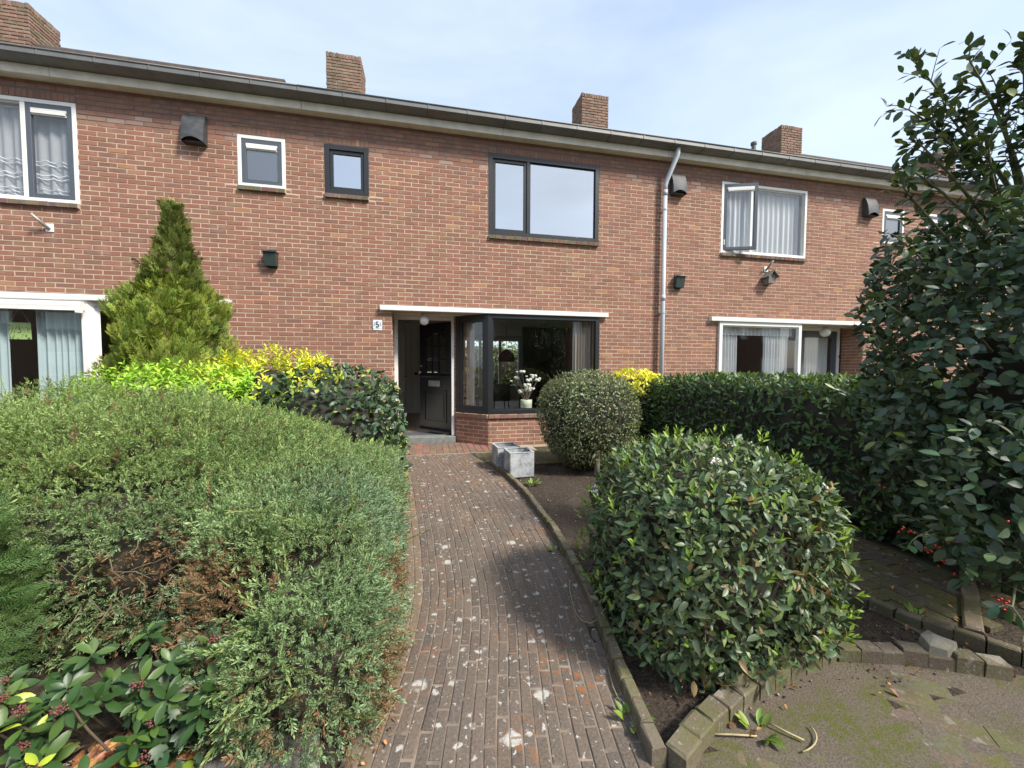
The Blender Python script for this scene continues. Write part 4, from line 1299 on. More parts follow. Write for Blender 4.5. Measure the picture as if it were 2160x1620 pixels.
def chair(x, y, rz, label):
    t = thing('dining_chair', (x, y, ZF), label, 'chair', 'black dining chairs')
    xf = Matrix.Translation((x, y, ZF)) @ Matrix.Rotation(rz, 4, 'Z')
    MB(xf).box(-0.22, 0.22, -0.22, 0.22, 0.43, 0.47).build('seat', BLKFURN, t, bevel=0.01)
    MB(xf).box(-0.21, 0.21, 0.20, 0.23, 0.47, 0.84).build('backrest', BLKFURN, t, bevel=0.01)
    for sx in (-1, 1):
        for sy in (-1, 1):
            MB(xf).tube([(sx * 0.17, sy * 0.17, 0.43), (sx * 0.21, sy * 0.21, 0.0)], 0.013, 6).build('leg', BLKFURN, t)
chair(1.75, 2.9, R(185), 'black chair nearest the vase inside the middle house')
chair(2.45, 2.85, R(172), 'black chair right of the vase inside the middle house')
chair(1.15, 3.9, R(90), 'black chair at the end of the dark dining table')
t = thing('pendant_lamp', (2.12, 3.9, 1.5), 'black domed pendant lamp inside the middle house', 'lamp')
MB().lathe((2.12, 3.9, 1.48), [(0.20, 0.0), (0.24, 0.08), (0.20, 0.20), (0.10, 0.30), (0.03, 0.33)], 20).build('lamp_shade', BLKFURN, t, smooth=True)
MB().tube([(2.12, 3.9, 1.80), (2.12, 3.9, 2.5)], 0.005, 5).build('cable', BLKFURN, t)
t = thing('floor_lamp', (3.0, 2.2, ZF), 'black floor lamp with two heads behind the bay window', 'lamp')
MB().tube([(3.0, 2.2, ZF), (3.0, 2.2, 1.1), (2.86, 2.2, 1.62)], 0.013, 6).tube([(3.0, 2.2, 1.0), (3.04, 2.2, 1.46)], 0.012, 6).lathe((3.0, 2.2, ZF), [(0.15, 0), (0.15, 0.02)], 16).build('stand', BLKFURN, t)
MB().tube([(2.86, 2.2, 1.60), (2.81, 2.15, 1.72)], [0.06, 0.035], 10).tube([(3.04, 2.2, 1.42), (3.06, 2.15, 1.55)], [0.06, 0.035], 10).build('lamp_head', BLKFURN, t)
tag(MB(Matrix.Translation((1.02, 0.10, 0.54)) @ Matrix.Rotation(R(-50), 4, 'Z')).prism([(-0.05, 0), (0.05, 0), (0.05, 0.17), (-0.05, 0.17)], 'y', 0.0, 0.006).build('card', plain('yellow_card', (0.75, 0.68, 0.03), 0.6)), 'small yellow card standing in the angled bay window', 'card')
tag(MB().box(-0.44, 0.30, 0.62, 1.05, ZF + 0.001, ZF + 0.014).build('door_mat', plain('mat_grey', (0.10, 0.10, 0.12), 0.95, 0.3, 60, bmp=0.6)), 'dark grey mat just inside the open front door', 'mat')
t = thing('pot_plant', (-4.95, 0.0, 0.537), 'variegated pot plant in a white pot on the left house windowsill', 'plant')
MB().lathe((-5.10, 0.16, 0.537), [(0.07, 0), (0.10, 0.16), (0.09, 0.16)], 16).build('pot', WHITE, t, smooth=True)

# ---- grey planters beside the path
def planter_material():
    m, nt, b = newmat('lead_planter')
    p = pos(nt)
    n, n2 = nz(nt, 7, 6, 0.7, p), nz(nt, 40, 4, 0.7, p)
    c = mixc(nt, mapr(nt, n.outputs['Fac'], 0.38, 0.62), (0.17, 0.19, 0.21), (0.48, 0.50, 0.50))
    c = mixc(nt, mapr(nt, n2.outputs['Fac'], 0.45, 0.7, 0, 0.6), c, (0.56, 0.56, 0.54))
    nt.links.new(c, b.inputs['Base Color'])
    b.inputs['Roughness'].default_value = 0.8
    bump(nt, b, n2.outputs['Fac'], 0.3, 0.004)
    return m
LEAD = planter_material()
def planter(cx, cy, rz, label):
    t = thing('planter', (cx, cy, 0), label, 'planter', 'grey square planters')
    xf = Matrix.Translation((cx, cy, 0.0)) @ Matrix.Rotation(rz, 4, 'Z')
    s, w, h = 0.155, 0.02, 0.30
    m = MB(xf)
    m.box(-s, s, -s, -s + w, 0, h).box(-s, s, s - w, s, 0, h).box(-s, -s + w, -s + w, s - w, 0, h).box(s - w, s, -s + w, s - w, 0, h)
    m.build('shell', LEAD, t, bevel=0.008)
    MB(xf).box(-s + w, s - w, -s + w, s - w, 0.0, 0.17).build('soil_fill', SOIL, t)
    MB(xf).box(-s - 0.003, s + 0.003, -s - 0.003, -s + w + 0.006, h + 0.001, h + 0.012).box(-s - 0.003, s + 0.003, s - w - 0.006, s + 0.003, h + 0.001, h + 0.012).box(-s - 0.003, -s + w + 0.006, -s + w + 0.007, s - w - 0.007, h + 0.001, h + 0.012).box(s - w - 0.006, s + 0.003, -s + w + 0.007, s - w - 0.007, h + 0.001, h + 0.012).build('rim', LEAD, t, bevel=0.003)
planter(1.125, -1.83, R(3), 'front one of the two grey square planters at the path kerb')
planter(1.03, -1.47, R(5), 'rear one of the two grey square planters, half hidden by the other')

# ================================================================== PLANTS
def unit(a):
    return a / np.maximum(np.linalg.norm(a, axis=-1, keepdims=True), 1e-9)
def vnoise(P, freq, seed, n=7):
    r = np.random.default_rng(seed)
    out = np.zeros(len(P))
    for i in range(n):
        k = r.normal(size=3)
        k = k / np.linalg.norm(k) * freq * r.uniform(0.6, 1.6)
        out += np.sin(P @ k + r.uniform(0, 6.28))
    return out / n * 1.6
def leaf_tpl(w=0.42, fold=0.18, bend=0.25, peak=0.45, wave=0.0, seg=3):
    """a pointed leaf along +x, unit length, folded along its midrib and bent"""
    V, rows = [(0, 0, 0)], []
    for i in range(1, seg + 1):
        t = i / (seg + 1)
        hw = w / 2 * (math.sin(math.pi * t ** (math.log(0.5) / math.log(peak)))) ** 0.8
        zc = -bend * t * t
        rows.append(len(V))
        V += [(t, -hw, zc + hw * fold + wave * math.sin(9 * t)), (t, 0, zc - hw * fold * 0.5), (t, hw, zc + hw * fold - wave * math.sin(9 * t + 1))]
    V.append((1, 0, -bend))
    e = len(V) - 1
    T = [(0, rows[0], rows[0] + 1), (0, rows[0] + 1, rows[0] + 2)]
    for a, b in zip(rows, rows[1:]):
        for k in (0, 1):
            T += [(a + k, b + k, b + k + 1), (a + k, b + k + 1, a + k + 1)]
    T += [(rows[-1], e, rows[-1] + 1), (rows[-1] + 1, e, rows[-1] + 2)]
    return np.array(V, float), np.array(T), np.zeros(len(V))
def sprig_tpl(seed, n=12, ang=0.75, blen=0.30, bw=0.075, flat=1.0, fan=False):
    r = np.random.default_rng(seed)
    V, T, W = [], [], []
    def dia(b, d, s, L, wd):
        k = len(V)
        V.extend([b, b + d * L * 0.45 + s * wd / 2, b + d * L, b + d * L * 0.45 - s * wd / 2])
        T.extend([(k, k + 1, k + 2), (k, k + 2, k + 3)])
        W.extend([0, 0.4, 1, 0.4])
    for i in range(n):
        t = i / n
        phi = (0 if i % 2 else math.pi) + r.normal() * 0.25 if fan else i * 2.4 + r.normal() * 0.3
        a = ang * (1 - 0.45 * t) + r.normal() * 0.08
        d = np.array([math.cos(a), math.sin(a) * math.cos(phi), flat * math.sin(a) * math.sin(phi)])
        d /= np.linalg.norm(d)
        s = np.cross(d, (0, 0, 1) if fan else r.normal(size=3))
        s /= np.linalg.norm(s)
        L = blen * (1.15 - 0.6 * t) * r.uniform(0.8, 1.2)
        dia(np.array([t * 0.8, 0, 0.0]), d, s, L, bw)
        if fan and n > 8 and i < n * 0.7:       # second order branchlets
            for q in (0.45, 0.7):
                d2 = unit(d + 0.8 * np.array([1, 0, 0]) * (1 if r.random() < 0.5 else 0.4) + r.normal(size=3) * 0.15)
                dia(np.array([t * 0.8, 0, 0.0]) + d * L * q, d2, np.cross(d2, (0, 0, 1)), L * 0.5, bw * 0.8)
    dia(np.array([0.0, 0, 0]), np.array([1.0, 0, 0]), np.array([0, 1.0, 0]), 0.85, bw * 0.5)
    dia(np.array([0.7, 0, 0]), np.array([1.0, 0, 0]), np.array([0, 1.0, 0]), 0.32, bw)
    return np.array(V), np.array(T), np.array(W, float)
def needle_tpl(seed, n=24, L=0.2, wd=0.028):
    r = np.random.default_rng(seed)
    V, T, W = [], [], []
    for i in range(n):
        t = i / n
        sg = 1 if i % 2 else -1
        a = 1.05 - 0.4 * t + r.normal() * 0.08
        d = unit(np.array([math.cos(a), sg * math.sin(a), r.normal() * 0.12 + 0.12]))
        s = unit(np.cross(d, (0, 0, 1)))
        b = np.array([t * 0.92, 0, 0])
        k = len(V)
        l2 = L * (1 - 0.4 * t ** 3) * r.uniform(0.85, 1.1)
        V += [b, b + d * l2 * 0.5 + s * wd / 2, b + d * l2, b + d * l2 * 0.5 - s * wd / 2]
        T += [(k, k + 1, k + 2), (k, k + 2, k + 3)]
        W += [0.1, 0.3, 0.6, 0.3]
    k = len(V)
    V += [np.array([0, -0.008, 0]), np.array([1, 0, 0]), np.array([0, 0.008, 0])]
    T += [(k, k + 1, k + 2)]
    W += [1, 1, 1]
    return np.array(V), np.array(T), np.array(W, float)
def basis(D, N):
    x = unit(D)
    z = unit(N - (N * x).sum(1, keepdims=True) * x)
    y = np.cross(z, x)
    return x, y, z
def scatter(parent, P, D, N, S, cols, tpls, mats, n_obj=0, leaf='leaf', rest='foliage', tips=None, smooth=None, cell=16, seed=1):
    """the n_obj leaves that show largest become objects, all others one joined mesh"""
    r = np.random.default_rng(seed)
    if smooth is None:
        smooth = tips is None
    P, S = np.asarray(P, float), np.asarray(S, float)
    x, y, z = basis(np.asarray(D, float), np.asarray(N, float))
    vi = r.integers(0, len(tpls), len(P))
    chosen = np.zeros(len(P), bool)
    if n_obj:
        X, Y, Z = proj(P + x * S[:, None] * 0.5)
        inside = (X > 0) & (X < 2160) & (Y > 0) & (Y < 1620) & (Z > 0.2)
        best = {}
        for i in np.nonzero(inside)[0]:
            key = (int(X[i] // cell), int(Y[i] // cell))
            if key not in best or Z[i] < Z[best[key]]:
                best[key] = i
        cand = np.array(sorted(best.values(), key=lambda i: -S[i] / Z[i]))[:n_obj]
        if len(cand):
            chosen[cand.astype(int)] = True
        meshes = []
        for V, T, W in tpls:
            me = np_mesh(leaf, V, T, None, mats['object'], smooth)
            meshes.append(me)
        pl = Vector(parent.location)
        for i in np.nonzero(chosen)[0]:
            o = bpy.data.objects.new(leaf, meshes[vi[i]])
            o.color = (*[float(q) for q in cols[i]], 1)
            col.objects.link(o)
            o.parent = parent
            s = float(S[i])
            o.matrix_local = Matrix(((x[i, 0] * s, y[i, 0] * s, z[i, 0] * s, P[i, 0] - pl.x), (x[i, 1] * s, y[i, 1] * s, z[i, 1] * s, P[i, 1] - pl.y), (x[i, 2] * s, y[i, 2] * s, z[i, 2] * s, P[i, 2] - pl.z), (0, 0, 0, 1)))
    AV, AT, AC, off = [], [], [], 0
    for k, (V, T, W) in enumerate(tpls):
        idx = np.nonzero((vi == k) & ~chosen)[0]
        if not len(idx):
            continue
        s = S[idx][:, None, None]
        W3 = P[idx][:, None, :] + s * (V[None, :, 0:1] * x[idx][:, None, :] + V[None, :, 1:2] * y[idx][:, None, :] + V[None, :, 2:3] * z[idx][:, None, :])
        AV.append(W3.reshape(-1, 3))
        AT.append((T[None] + (off + np.arange(len(idx)) * len(V))[:, None, None]).reshape(-1, 3))
        c = np.asarray(cols)[idx][:, None, :].repeat(len(V), 1)
        if tips is not None:
            w_ = W[None, :, None]
            c = c * (1 - w_) + np.asarray(tips)[idx][:, None, :] * w_
        AC.append(c.reshape(-1, 3))
        off += len(idx) * len(V)
    if AV:
        me = np_mesh(rest, np.concatenate(AV), np.concatenate(AT), np.concatenate(AC), mats['attr'], smooth)
        kind(link(bpy.data.objects.new(rest, me), parent), 'stuff')
def blob(n, c, r, p=2.4, lump=0.08, freq=3.0, depth=0.25, zmin=0.02, seed=0, power=1.6):
    """points and outward normals in the shell of a lumpy superellipsoid"""
    g = np.random.default_rng(seed)
    r = np.array(r, float)
    ar = np.array([r[1] * r[2], r[0] * r[2], r[0] * r[1]])
    ax = g.choice(3, n, p=ar / ar.sum())
    q = g.uniform(-1, 1, (n, 3))
    q[np.arange(n), ax] = g.choice([-1.0, 1.0], n)
    q = q / (np.abs(q) ** p).sum(1, keepdims=True) ** (1 / p)
    N = unit(np.sign(q) * np.abs(q) ** (p - 1) / r)
    P = np.array(c) + q * r
    k = 1 + lump * vnoise(P, freq, seed + 50) + 0.4 * lump * vnoise(P, freq * 2.8, seed + 51)
    dep = depth * g.random(n) ** power
    P = np.array(c) + q * r * (k * (1 - dep))[:, None]
    m = P[:, 2] > zmin
    return P[m], N[m], dep[m] / max(depth, 1e-6)
def core(parent, c, r, p=2.4, scale=0.8, zmin=0.0, name='shaded_twig_mass', mat=None, seed=0, lump=0.08, freq=3.0):  # solid dark body standing in for inner twigs and the shade between leaves
    nu, nv = 36, 20
    V = []
    for j in range(nv + 1):
        th = math.pi * j / nv
        for i in range(nu):
            t = 2 * math.pi * i / nu
            V.append((math.sin(th) * math.cos(t), math.sin(th) * math.sin(t), math.cos(th)))
    q = np.array(V)
    q = q / (np.abs(q) ** p).sum(1, keepdims=True) ** (1 / p)
    P = np.array(c) + q * np.array(r)
    P = np.array(c) + q * np.array(r) * (scale * (1 + lump * vnoise(P, freq, seed + 50)))[:, None]
    P[:, 2] = np.maximum(P[:, 2], zmin)
    T = np.array([(j * nu + i, (j + 1) * nu + i, (j + 1) * nu + (i + 1) % nu, j * nu + (i + 1) % nu) for j in range(nv) for i in range(nu)])
    link(bpy.data.objects.new(name, np_mesh(name, P, T, None, mat or SHADED_TWIGS, True)), parent)
def jitter_cols(n, base, var=0.2, seed=0, alt=None, p_alt=0.0, hue=0.08):
    g = np.random.default_rng(seed)
    c = np.tile(np.array(base, float), (n, 1))
    if alt is not None:
        m = g.random(n) < p_alt
        c[m] = alt
    return np.clip(c * g.uniform(1 - var, 1 + var, (n, 1)) * (1 + g.normal(size=(n, 3)) * hue), 0.004, 0.9)
UP = np.array([0, 0, 1.0])
G = np.random.default_rng(77)
def dirs(N, out=0.6, up=0.4, rnd=0.5):
    return unit(N * out + UP * up + G.normal(size=N.shape) * rnd)
def twigs(parent, starts, ends, r0, r1, mat, name='twig', bow=0.1, seed=0):
    g = random.Random(seed)
    m = MB()
    for a, b in zip(starts, ends):
        a, b = Vector(a), Vector(b)
        mid = (a + b) / 2 + Vector((g.uniform(-1, 1), g.uniform(-1, 1), g.uniform(-1, 1))) * (b - a).length * bow
        m.tube([a, mid, b], [r0, (r0 + r1) / 2, r1], 5, cap=False)
    return kind(m.build(name, mat, parent, smooth=True), 'stuff')

# ---- juniper: the big blue-green mound on the left
jun = thing('juniper', (-1.5, -4.0, 0), 'huge spreading blue-green juniper mound with brown dead patches left of the path', 'shrub')
LOBES = [((-1.80, -3.62, 0.30), (1.38, 1.02, 0.84), 2.35), ((-0.46, -4.70, 0.16), (0.34, 0.60, 0.46), 2.4), ((-2.70, -3.9, 0.30), (1.0, 0.85, 0.78), 2.4),
         ((-0.62, -4.00, 0.22), (0.47, 1.15, 0.62), 2.5), ((-1.45, -4.26, 0.42), (0.80, 0.36, 0.40), 2.4), ((-2.62, -2.95, 0.55), (0.55, 0.45, 0.68), 2.3)]
def inside_other(P, k, f=0.9):
    m = np.zeros(len(P), bool)
    for i, (c, r, p) in enumerate(LOBES):
        if i != k:
            m |= (np.abs((P - np.array(c)) / (np.array(r) * f)) ** p).sum(1) < 1
    return m
JP, JN, JD = [], [], []
for k, (c, r, p) in enumerate(LOBES):
    n = int(22500 * (r[0] * r[1] + r[0] * r[2] + r[1] * r[2]))
    P, N, dp = blob(n, c, r, p, 0.12, 6.0, 0.22, 0.03, 300 + k, 1.1)
    m = ~inside_other(P, k) & ((P[:, 2] > 0.15) | (P[:, 1] < -4.2)) & (P[:, 1] < -2.4)
    JP.append(P[m]); JN.append(N[m]); JD.append(dp[m])
    core(jun, c, r, p, 0.68, 0.0, seed=300 + k, lump=0.11, freq=6.0)
P, N, dp = map(np.concatenate, (JP, JN, JD))
facing = ((CAM - P) * N).sum(1) > -0.35
P, N, dp = P[facing], N[facing], dp[facing]
bl = vnoise(P, 6.0, 5)
fine = vnoise(P, 22.0, 9)
dead = np.zeros(len(P))
for (cx, cy_, cz, rx, ry, rz) in ((-1.10, -4.64, 0.46, 0.44, 0.26, 0.20), (-0.84, -4.80, 0.40, 0.28, 0.30, 0.20), (-0.20, -4.55, 0.30, 0.12, 0.35, 0.20), (-0.75, -4.95, 0.2, 0.12, 0.2, 0.16)):
    dead = np.maximum(dead, 1.25 - np.sqrt(((P - (cx, cy_, cz)) ** 2 / np.array((rx, ry, rz)) ** 2).sum(1)) + 0.35 * fine)
g_ = np.random.default_rng(6)
blue = np.clip(0.52 - 1.1 * (P[:, 2] - 0.55) + 0.5 * bl, 0, 1)[:, None]
cbase = np.array([0.042, 0.080, 0.028]) * (1 - blue) + np.array([0.040, 0.078, 0.048]) * blue  # dark sprig bases, darkened further for the shade inside the mound
ctip = np.array([0.340, 0.430, 0.150]) * (1 - blue) + np.array([0.290, 0.390, 0.225]) * blue  # pale tips, brightened and yellowed upwards for a sunlit look
isdead = (dead + g_.normal(size=len(P)) * 0.18 > 0.55)
low = (g_.random(len(P)) < np.where(P[:, 2] < 0.32, 0.25, 0.03)) | ((P[:, 0] > -0.42) & (P[:, 2] < 0.45) & (vnoise(P, 9.0, 31) > 0.15) & (g_.random(len(P)) < 0.6))
dc, dt = np.array([0.105, 0.062, 0.034]), np.array([0.26, 0.16, 0.085])
brown = isdead | low
cbase = np.where(brown[:, None], dc, cbase) * g_.uniform(0.7, 1.25, (len(P), 1))
ctip = np.where(brown[:, None], dt, ctip) * g_.uniform(0.7, 1.25, (len(P), 1))
gapn = vnoise(P, 17.0, 77) + 0.5 * vnoise(P, 40.0, 78)
keep = (gapn > -0.66) & ~isdead | (g_.random(len(P)) < 0.55)
P, N, cbase, ctip, brown = P[keep], N[keep], cbase[keep], ctip[keep], brown[keep]
D = unit(N * 0.75 + UP * 0.25 + np.array([0.15, -0.2, 0]) + g_.normal(size=P.shape) * 0.45)
S = g_.uniform(0.030, 0.060, len(P)) * np.where(g_.random(len(P)) < 0.12, 1.7, 1.0)
SPR = [sprig_tpl(s, 12, 0.75, 0.34, 0.085) for s in range(5)]
scatter(jun, P, D, g_.normal(size=P.shape), S, cbase, SPR, LEAF_NEEDLE, rest='foliage', tips=ctip)
# the dead inner layer, seen through the gaps
iP = P - N * g_.uniform(0.10, 0.18, (len(P), 1))
sel = g_.choice(len(P), 5200, replace=False)
ic = np.where(g_.random((5200, 1)) < 0.6, np.array([0.075, 0.050, 0.030]), np.array([0.050, 0.065, 0.030])) * g_.uniform(0.7, 1.3, (5200, 1))
scatter(jun, iP[sel], N[sel] + g_.normal(size=(5200, 3)) * 0.8, g_.normal(size=(5200, 3)), g_.uniform(0.06, 0.11, 5200), ic, [sprig_tpl(90 + s, 9, 0.75, 0.34, 0.06) for s in range(3)], LEAF_NEEDLE, rest='inner_twigs', tips=ic * 1.4)
# longer trailing shoots with pale tips
sel = g_.choice(len(P), 260, replace=False)
sel = sel[~brown[sel]]
D2 = unit(D[sel] * 0.5 + g_.normal(size=(len(sel), 3)) * 0.6 + UP * 0.2)
scatter(jun, P[sel], D2, g_.normal(size=(len(sel), 3)), g_.uniform(0.14, 0.24, len(sel)), cbase[sel], [sprig_tpl(40 + s, 22, 0.5, 0.16, 0.035) for s in range(3)], LEAF_NEEDLE, rest='trailing_shoots', tips=np.tile((0.30, 0.34, 0.10), (len(sel), 1)))
st_, en_ = [], []
for k in range(150):
    a = np.array([-0.98, -4.62, 0.40]) + g_.normal(size=3) * np.array([0.26, 0.09, 0.09])
    b = a + np.array([g_.normal() * 0.06, -abs(g_.normal()) * 0.06, g_.normal() * 0.05])
    st_.append(a); en_.append(b)
twigs(jun, st_, en_, 0.0025, 0.001, TWIG, 'dead_twigs', 0.15, 3)

# ---- yew at the left edge
yew = thing('yew', (-1.42, -5.25, 0), 'dark green yew branches with flat needles at the lower left edge', 'shrub')
yP, yN, yd = blob(4200, (-2.06, -5.02, 0.40), (0.62, 0.52, 0.53), 2.3, 0.14, 6, 0.25, 0.03, 41)
yD = unit(yN * 0.7 + UP * 0.15 + np.array([0.25, -0.15, 0]) + G.normal(size=yP.shape) * 0.4)
ym = ((proj(yP)[0] > -450) & (proj(yP)[2] > 0.2))
yP, yN, yD = yP[ym], yN[ym], yD[ym]
scatter(yew, yP, yD, UP + yN * 0.8 + G.normal(size=yP.shape) * 0.35, G.uniform(0.09, 0.15, len(yP)), jitter_cols(len(yP), (0.040, 0.085, 0.030), 0.25, 2), [needle_tpl(s) for s in range(4)], LEAF_NEEDLE, rest='foliage', tips=jitter_cols(len(yP), (0.115, 0.175, 0.045), 0.2, 3))
core(yew, (-2.06, -5.02, 0.40), (0.62, 0.52, 0.53), 2.3, 0.55, seed=41)

# ---- false cypress with its narrow leader
cyp = thing('cypress', (-2.74, -1.5, 0), 'green false cypress with a narrow ragged leader in front of the left house', 'tree')
zt_ = np.array([0.0, 0.6, 1.2, 1.6, 1.95, 2.12, 2.25, 2.45, 2.65, 2.82, 2.95, 3.10])
rt_ = np.array([0.40, 0.48, 0.49, 0.44, 0.37, 0.30, 0.23, 0.165, 0.125, 0.085, 0.05, 0.02])
def cyp_pts(n, seed, inner=0.45):
    g = np.random.default_rng(seed)
    z = g.uniform(0.3, 3.06, n * 2)
    rr = np.interp(z, zt_, rt_)
    z, rr = z[g.random(n * 2) < rr / 0.49 + 0.10], rr[g.random(n * 2) < 2][:0]
    rr = np.interp(z, zt_, rt_)
    a = g.uniform(0, 6.283, len(z))
    lump = 1 + 0.20 * np.sin(3 * a + 4 * z) + 0.18 * np.sin(5 * a - 9 * z) + 0.10 * np.sin(11 * z)
    f = 1 - inner * g.random(len(z)) ** 1.3
    P = np.stack([-2.74 + 0.04 * np.sin(3 * z) + rr * lump * f * np.cos(a), -1.5 + rr * lump * f * np.sin(a), z], 1)
    N = np.stack([np.cos(a), np.sin(a), np.full(len(a), 0.35)], 1)
    return P, unit(N), f
P, N, f = cyp_pts(6600, 61)
m = ((CAM - P) * N).sum(1) > -1.5
P, N, f = P[m], N[m], f[m]
D = unit(N * 0.55 + UP * 0.75 + G.normal(size=P.shape) * 0.28)
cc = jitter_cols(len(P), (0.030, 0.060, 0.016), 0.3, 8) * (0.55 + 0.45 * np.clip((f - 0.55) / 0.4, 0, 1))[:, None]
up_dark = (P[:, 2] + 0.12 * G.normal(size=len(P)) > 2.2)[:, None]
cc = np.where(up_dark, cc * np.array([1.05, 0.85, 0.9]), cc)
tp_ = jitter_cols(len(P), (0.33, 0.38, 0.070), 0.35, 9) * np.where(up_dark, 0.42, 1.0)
FAN = [sprig_tpl(70 + s, 10, 0.72, 0.42, 0.075, 0.25, True) for s in range(5)]
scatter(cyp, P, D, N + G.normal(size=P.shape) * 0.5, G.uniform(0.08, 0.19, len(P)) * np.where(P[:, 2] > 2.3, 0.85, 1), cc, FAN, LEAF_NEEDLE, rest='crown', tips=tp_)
MB().tube([(-2.74, -1.5, 0), (-2.74, -1.5, 1.5), (-2.72, -1.5, 2.4), (-2.74, -1.5, 2.9), (-2.71, -1.49, 3.16)], [0.06, 0.045, 0.022, 0.009, 0.003], 8).build('trunk', BARK, cyp, smooth=True)
lead = np.array([[-2.73, -1.5, 2.88 + 0.042 * i] for i in range(7)])
scatter(cyp, lead, np.array([[math.cos(i * 2.4), math.sin(i * 2.4), 0.7] for i in range(7)]), UP + G.normal(size=(7, 3)), np.full(7, 0.16), np.tile((0.13, 0.14, 0.04), (7, 1)), FAN, LEAF_NEEDLE, rest='leader_sprays', tips=np.tile((0.30, 0.32, 0.08), (7, 1)))

# ---- lime and yellow leaved shrubs behind the juniper
LONG = [leaf_tpl(0.37, 0.22, b, 0.55) for b in (0.15, 0.3, 0.45)]
def rosette_shrub(parent, c, r, n_ros, leaves, size, cin, cout, seed, n_obj, p=2.4, young=None, yp=0.0, mats=LEAF_SOFT, tpl=LONG, zmin=0.2, spread=0.75, depth=0.35, cores=True, upb=0.7):
    g = np.random.default_rng(seed)
    P0, N0, dp = blob(n_ros, c, r, p, 0.10, 5, depth, zmin, seed)
    P, D, N, S, C_ = [], [], [], [], []
    for p_, n_, d_ in zip(P0, N0, dp):
        ax = unit(n_ * 0.7 + UP * upb + g.normal(size=3) * 0.3)
        a = unit(np.cross(ax, g.normal(size=3)))
        b = np.cross(ax, a)
        ph = g.uniform(0, 6.28)
        cy_ = g.random() < yp
        for k in range(leaves):
            t = ph + k * 2.4
            rad = a * math.cos(t) + b * math.sin(t)
            sp = spread * (0.55 + 0.6 * (1 - k / leaves))
            d = unit(ax * (1 - sp * 0.5) + rad * sp)
            P.append(p_ + ax * 0.012 * k)
            D.append(d)
            N.append(ax - rad * 0.3)
            S.append(size * g.uniform(0.7, 1.15) * (1 - 0.3 * k / leaves))
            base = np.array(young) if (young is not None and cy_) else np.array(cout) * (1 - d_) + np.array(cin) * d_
            C_.append(base * g.uniform(0.78, 1.2))
    if cores:
        core(parent, c, r, p, 0.74, zmin, seed=seed, lump=0.1, freq=5)
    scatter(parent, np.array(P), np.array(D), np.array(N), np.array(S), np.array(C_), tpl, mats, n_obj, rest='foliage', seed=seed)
s1 = thing('lime_shrub', (-2.2, -2.4, 0), 'bright lime green long-leaved shrub between the juniper and the cypress', 'shrub')
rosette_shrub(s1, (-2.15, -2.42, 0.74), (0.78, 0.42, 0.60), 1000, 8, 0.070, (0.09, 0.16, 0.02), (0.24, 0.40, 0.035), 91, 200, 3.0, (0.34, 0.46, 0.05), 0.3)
s2 = thing('yellow_shrub', (-1.2, -2.2, 0), 'golden yellow shrub top behind the juniper, below the wall left of the door', 'shrub')
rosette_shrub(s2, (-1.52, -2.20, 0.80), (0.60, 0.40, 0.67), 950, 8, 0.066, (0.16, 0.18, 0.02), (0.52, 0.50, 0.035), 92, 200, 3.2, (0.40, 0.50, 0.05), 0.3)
# ---- dark leaved shrub left of the path
OVAL = [leaf_tpl(0.52, 0.2, b, 0.5, 0.01) for b in (0.1, 0.25, 0.4)]
s3 = thing('dark_shrub', (-0.85, -2.35, 0), 'dark glossy evergreen shrub at the left of the path near the door', 'shrub')
c3, r3 = (-0.88, -2.25, 0.56), (0.66, 0.95, 0.80)
P, N, dp = blob(5200, c3, r3, 2.7, 0.07, 5, 0.25, 0.03, 93)
cols_ = jitter_cols(len(P), (0.040, 0.068, 0.034), 0.3, 11, (0.20, 0.25, 0.045), 0.09)
scatter(s3, P, dirs(N, 0.45, 0.2, 0.6), N + UP * 0.5 + G.normal(size=P.shape) * 0.5, G.uniform(0.045, 0.085, len(P)), cols_, OVAL, LEAF_GLOSSY, 220)
core(s3, c3, r3, 2.7, 0.8, seed=93)
P, N, dp = blob(900, (-0.42, -2.9, 0.35), (0.22, 0.75, 0.42), 2.5, 0.1, 5, 0.3, 0.03, 94)
scatter(s3, P, dirs(N, 0.45, 0.2, 0.6), N + UP * 0.5 + G.normal(size=P.shape) * 0.5, G.uniform(0.045, 0.08, len(P)), jitter_cols(len(P), (0.045, 0.08, 0.035), 0.3, 12, (0.25, 0.30, 0.05), 0.15), OVAL, LEAF_GLOSSY, 0, rest='lower_foliage')

# ---- clipped ball on a stem
ball = thing('ball_tree', (2.05, -2.05, 0), 'clipped round evergreen ball on a pale stem in the bed right of the path', 'tree')
cb, rb = (2.10, -1.68, 0.68), (0.66, 0.64, 0.64)
P, N, dp = blob(15000, cb, rb, 2.25, 0.05, 5, 0.18, 0.02, 95)
vb = vnoise(P, 8, 3)[:, None]
cols_ = jitter_cols(len(P), (0.092, 0.115, 0.055), 0.35, 13, (0.20, 0.22, 0.11), 0.28) * (1 + 0.25 * vb)
scatter(ball, P, dirs(N, 0.4, 0.25, 0.7), N + G.normal(size=P.shape) * 0.6, G.uniform(0.022, 0.042, len(P)), cols_, [leaf_tpl(0.5, 0.25, 0.2, 0.5, 0, 2)], LEAF_SOFT, 200, cell=10)
core(ball, cb, rb, 2.25, 0.84, seed=95, lump=0.05, freq=5)
MB().tube([(2.05, -2.12, -0.02), (2.06, -2.11, 0.25), (2.06, -2.0, 0.50), (2.1, -1.8, 0.8)], [0.036, 0.033, 0.03, 0.02], 12).build('trunk', plain('pale_bark', (0.28, 0.25, 0.17), 0.9, 0.3, 25, bmp=0.5, c2=(0.14, 0.14, 0.08)), ball, smooth=True)
sel = G.choice(len(P), 260, replace=False)
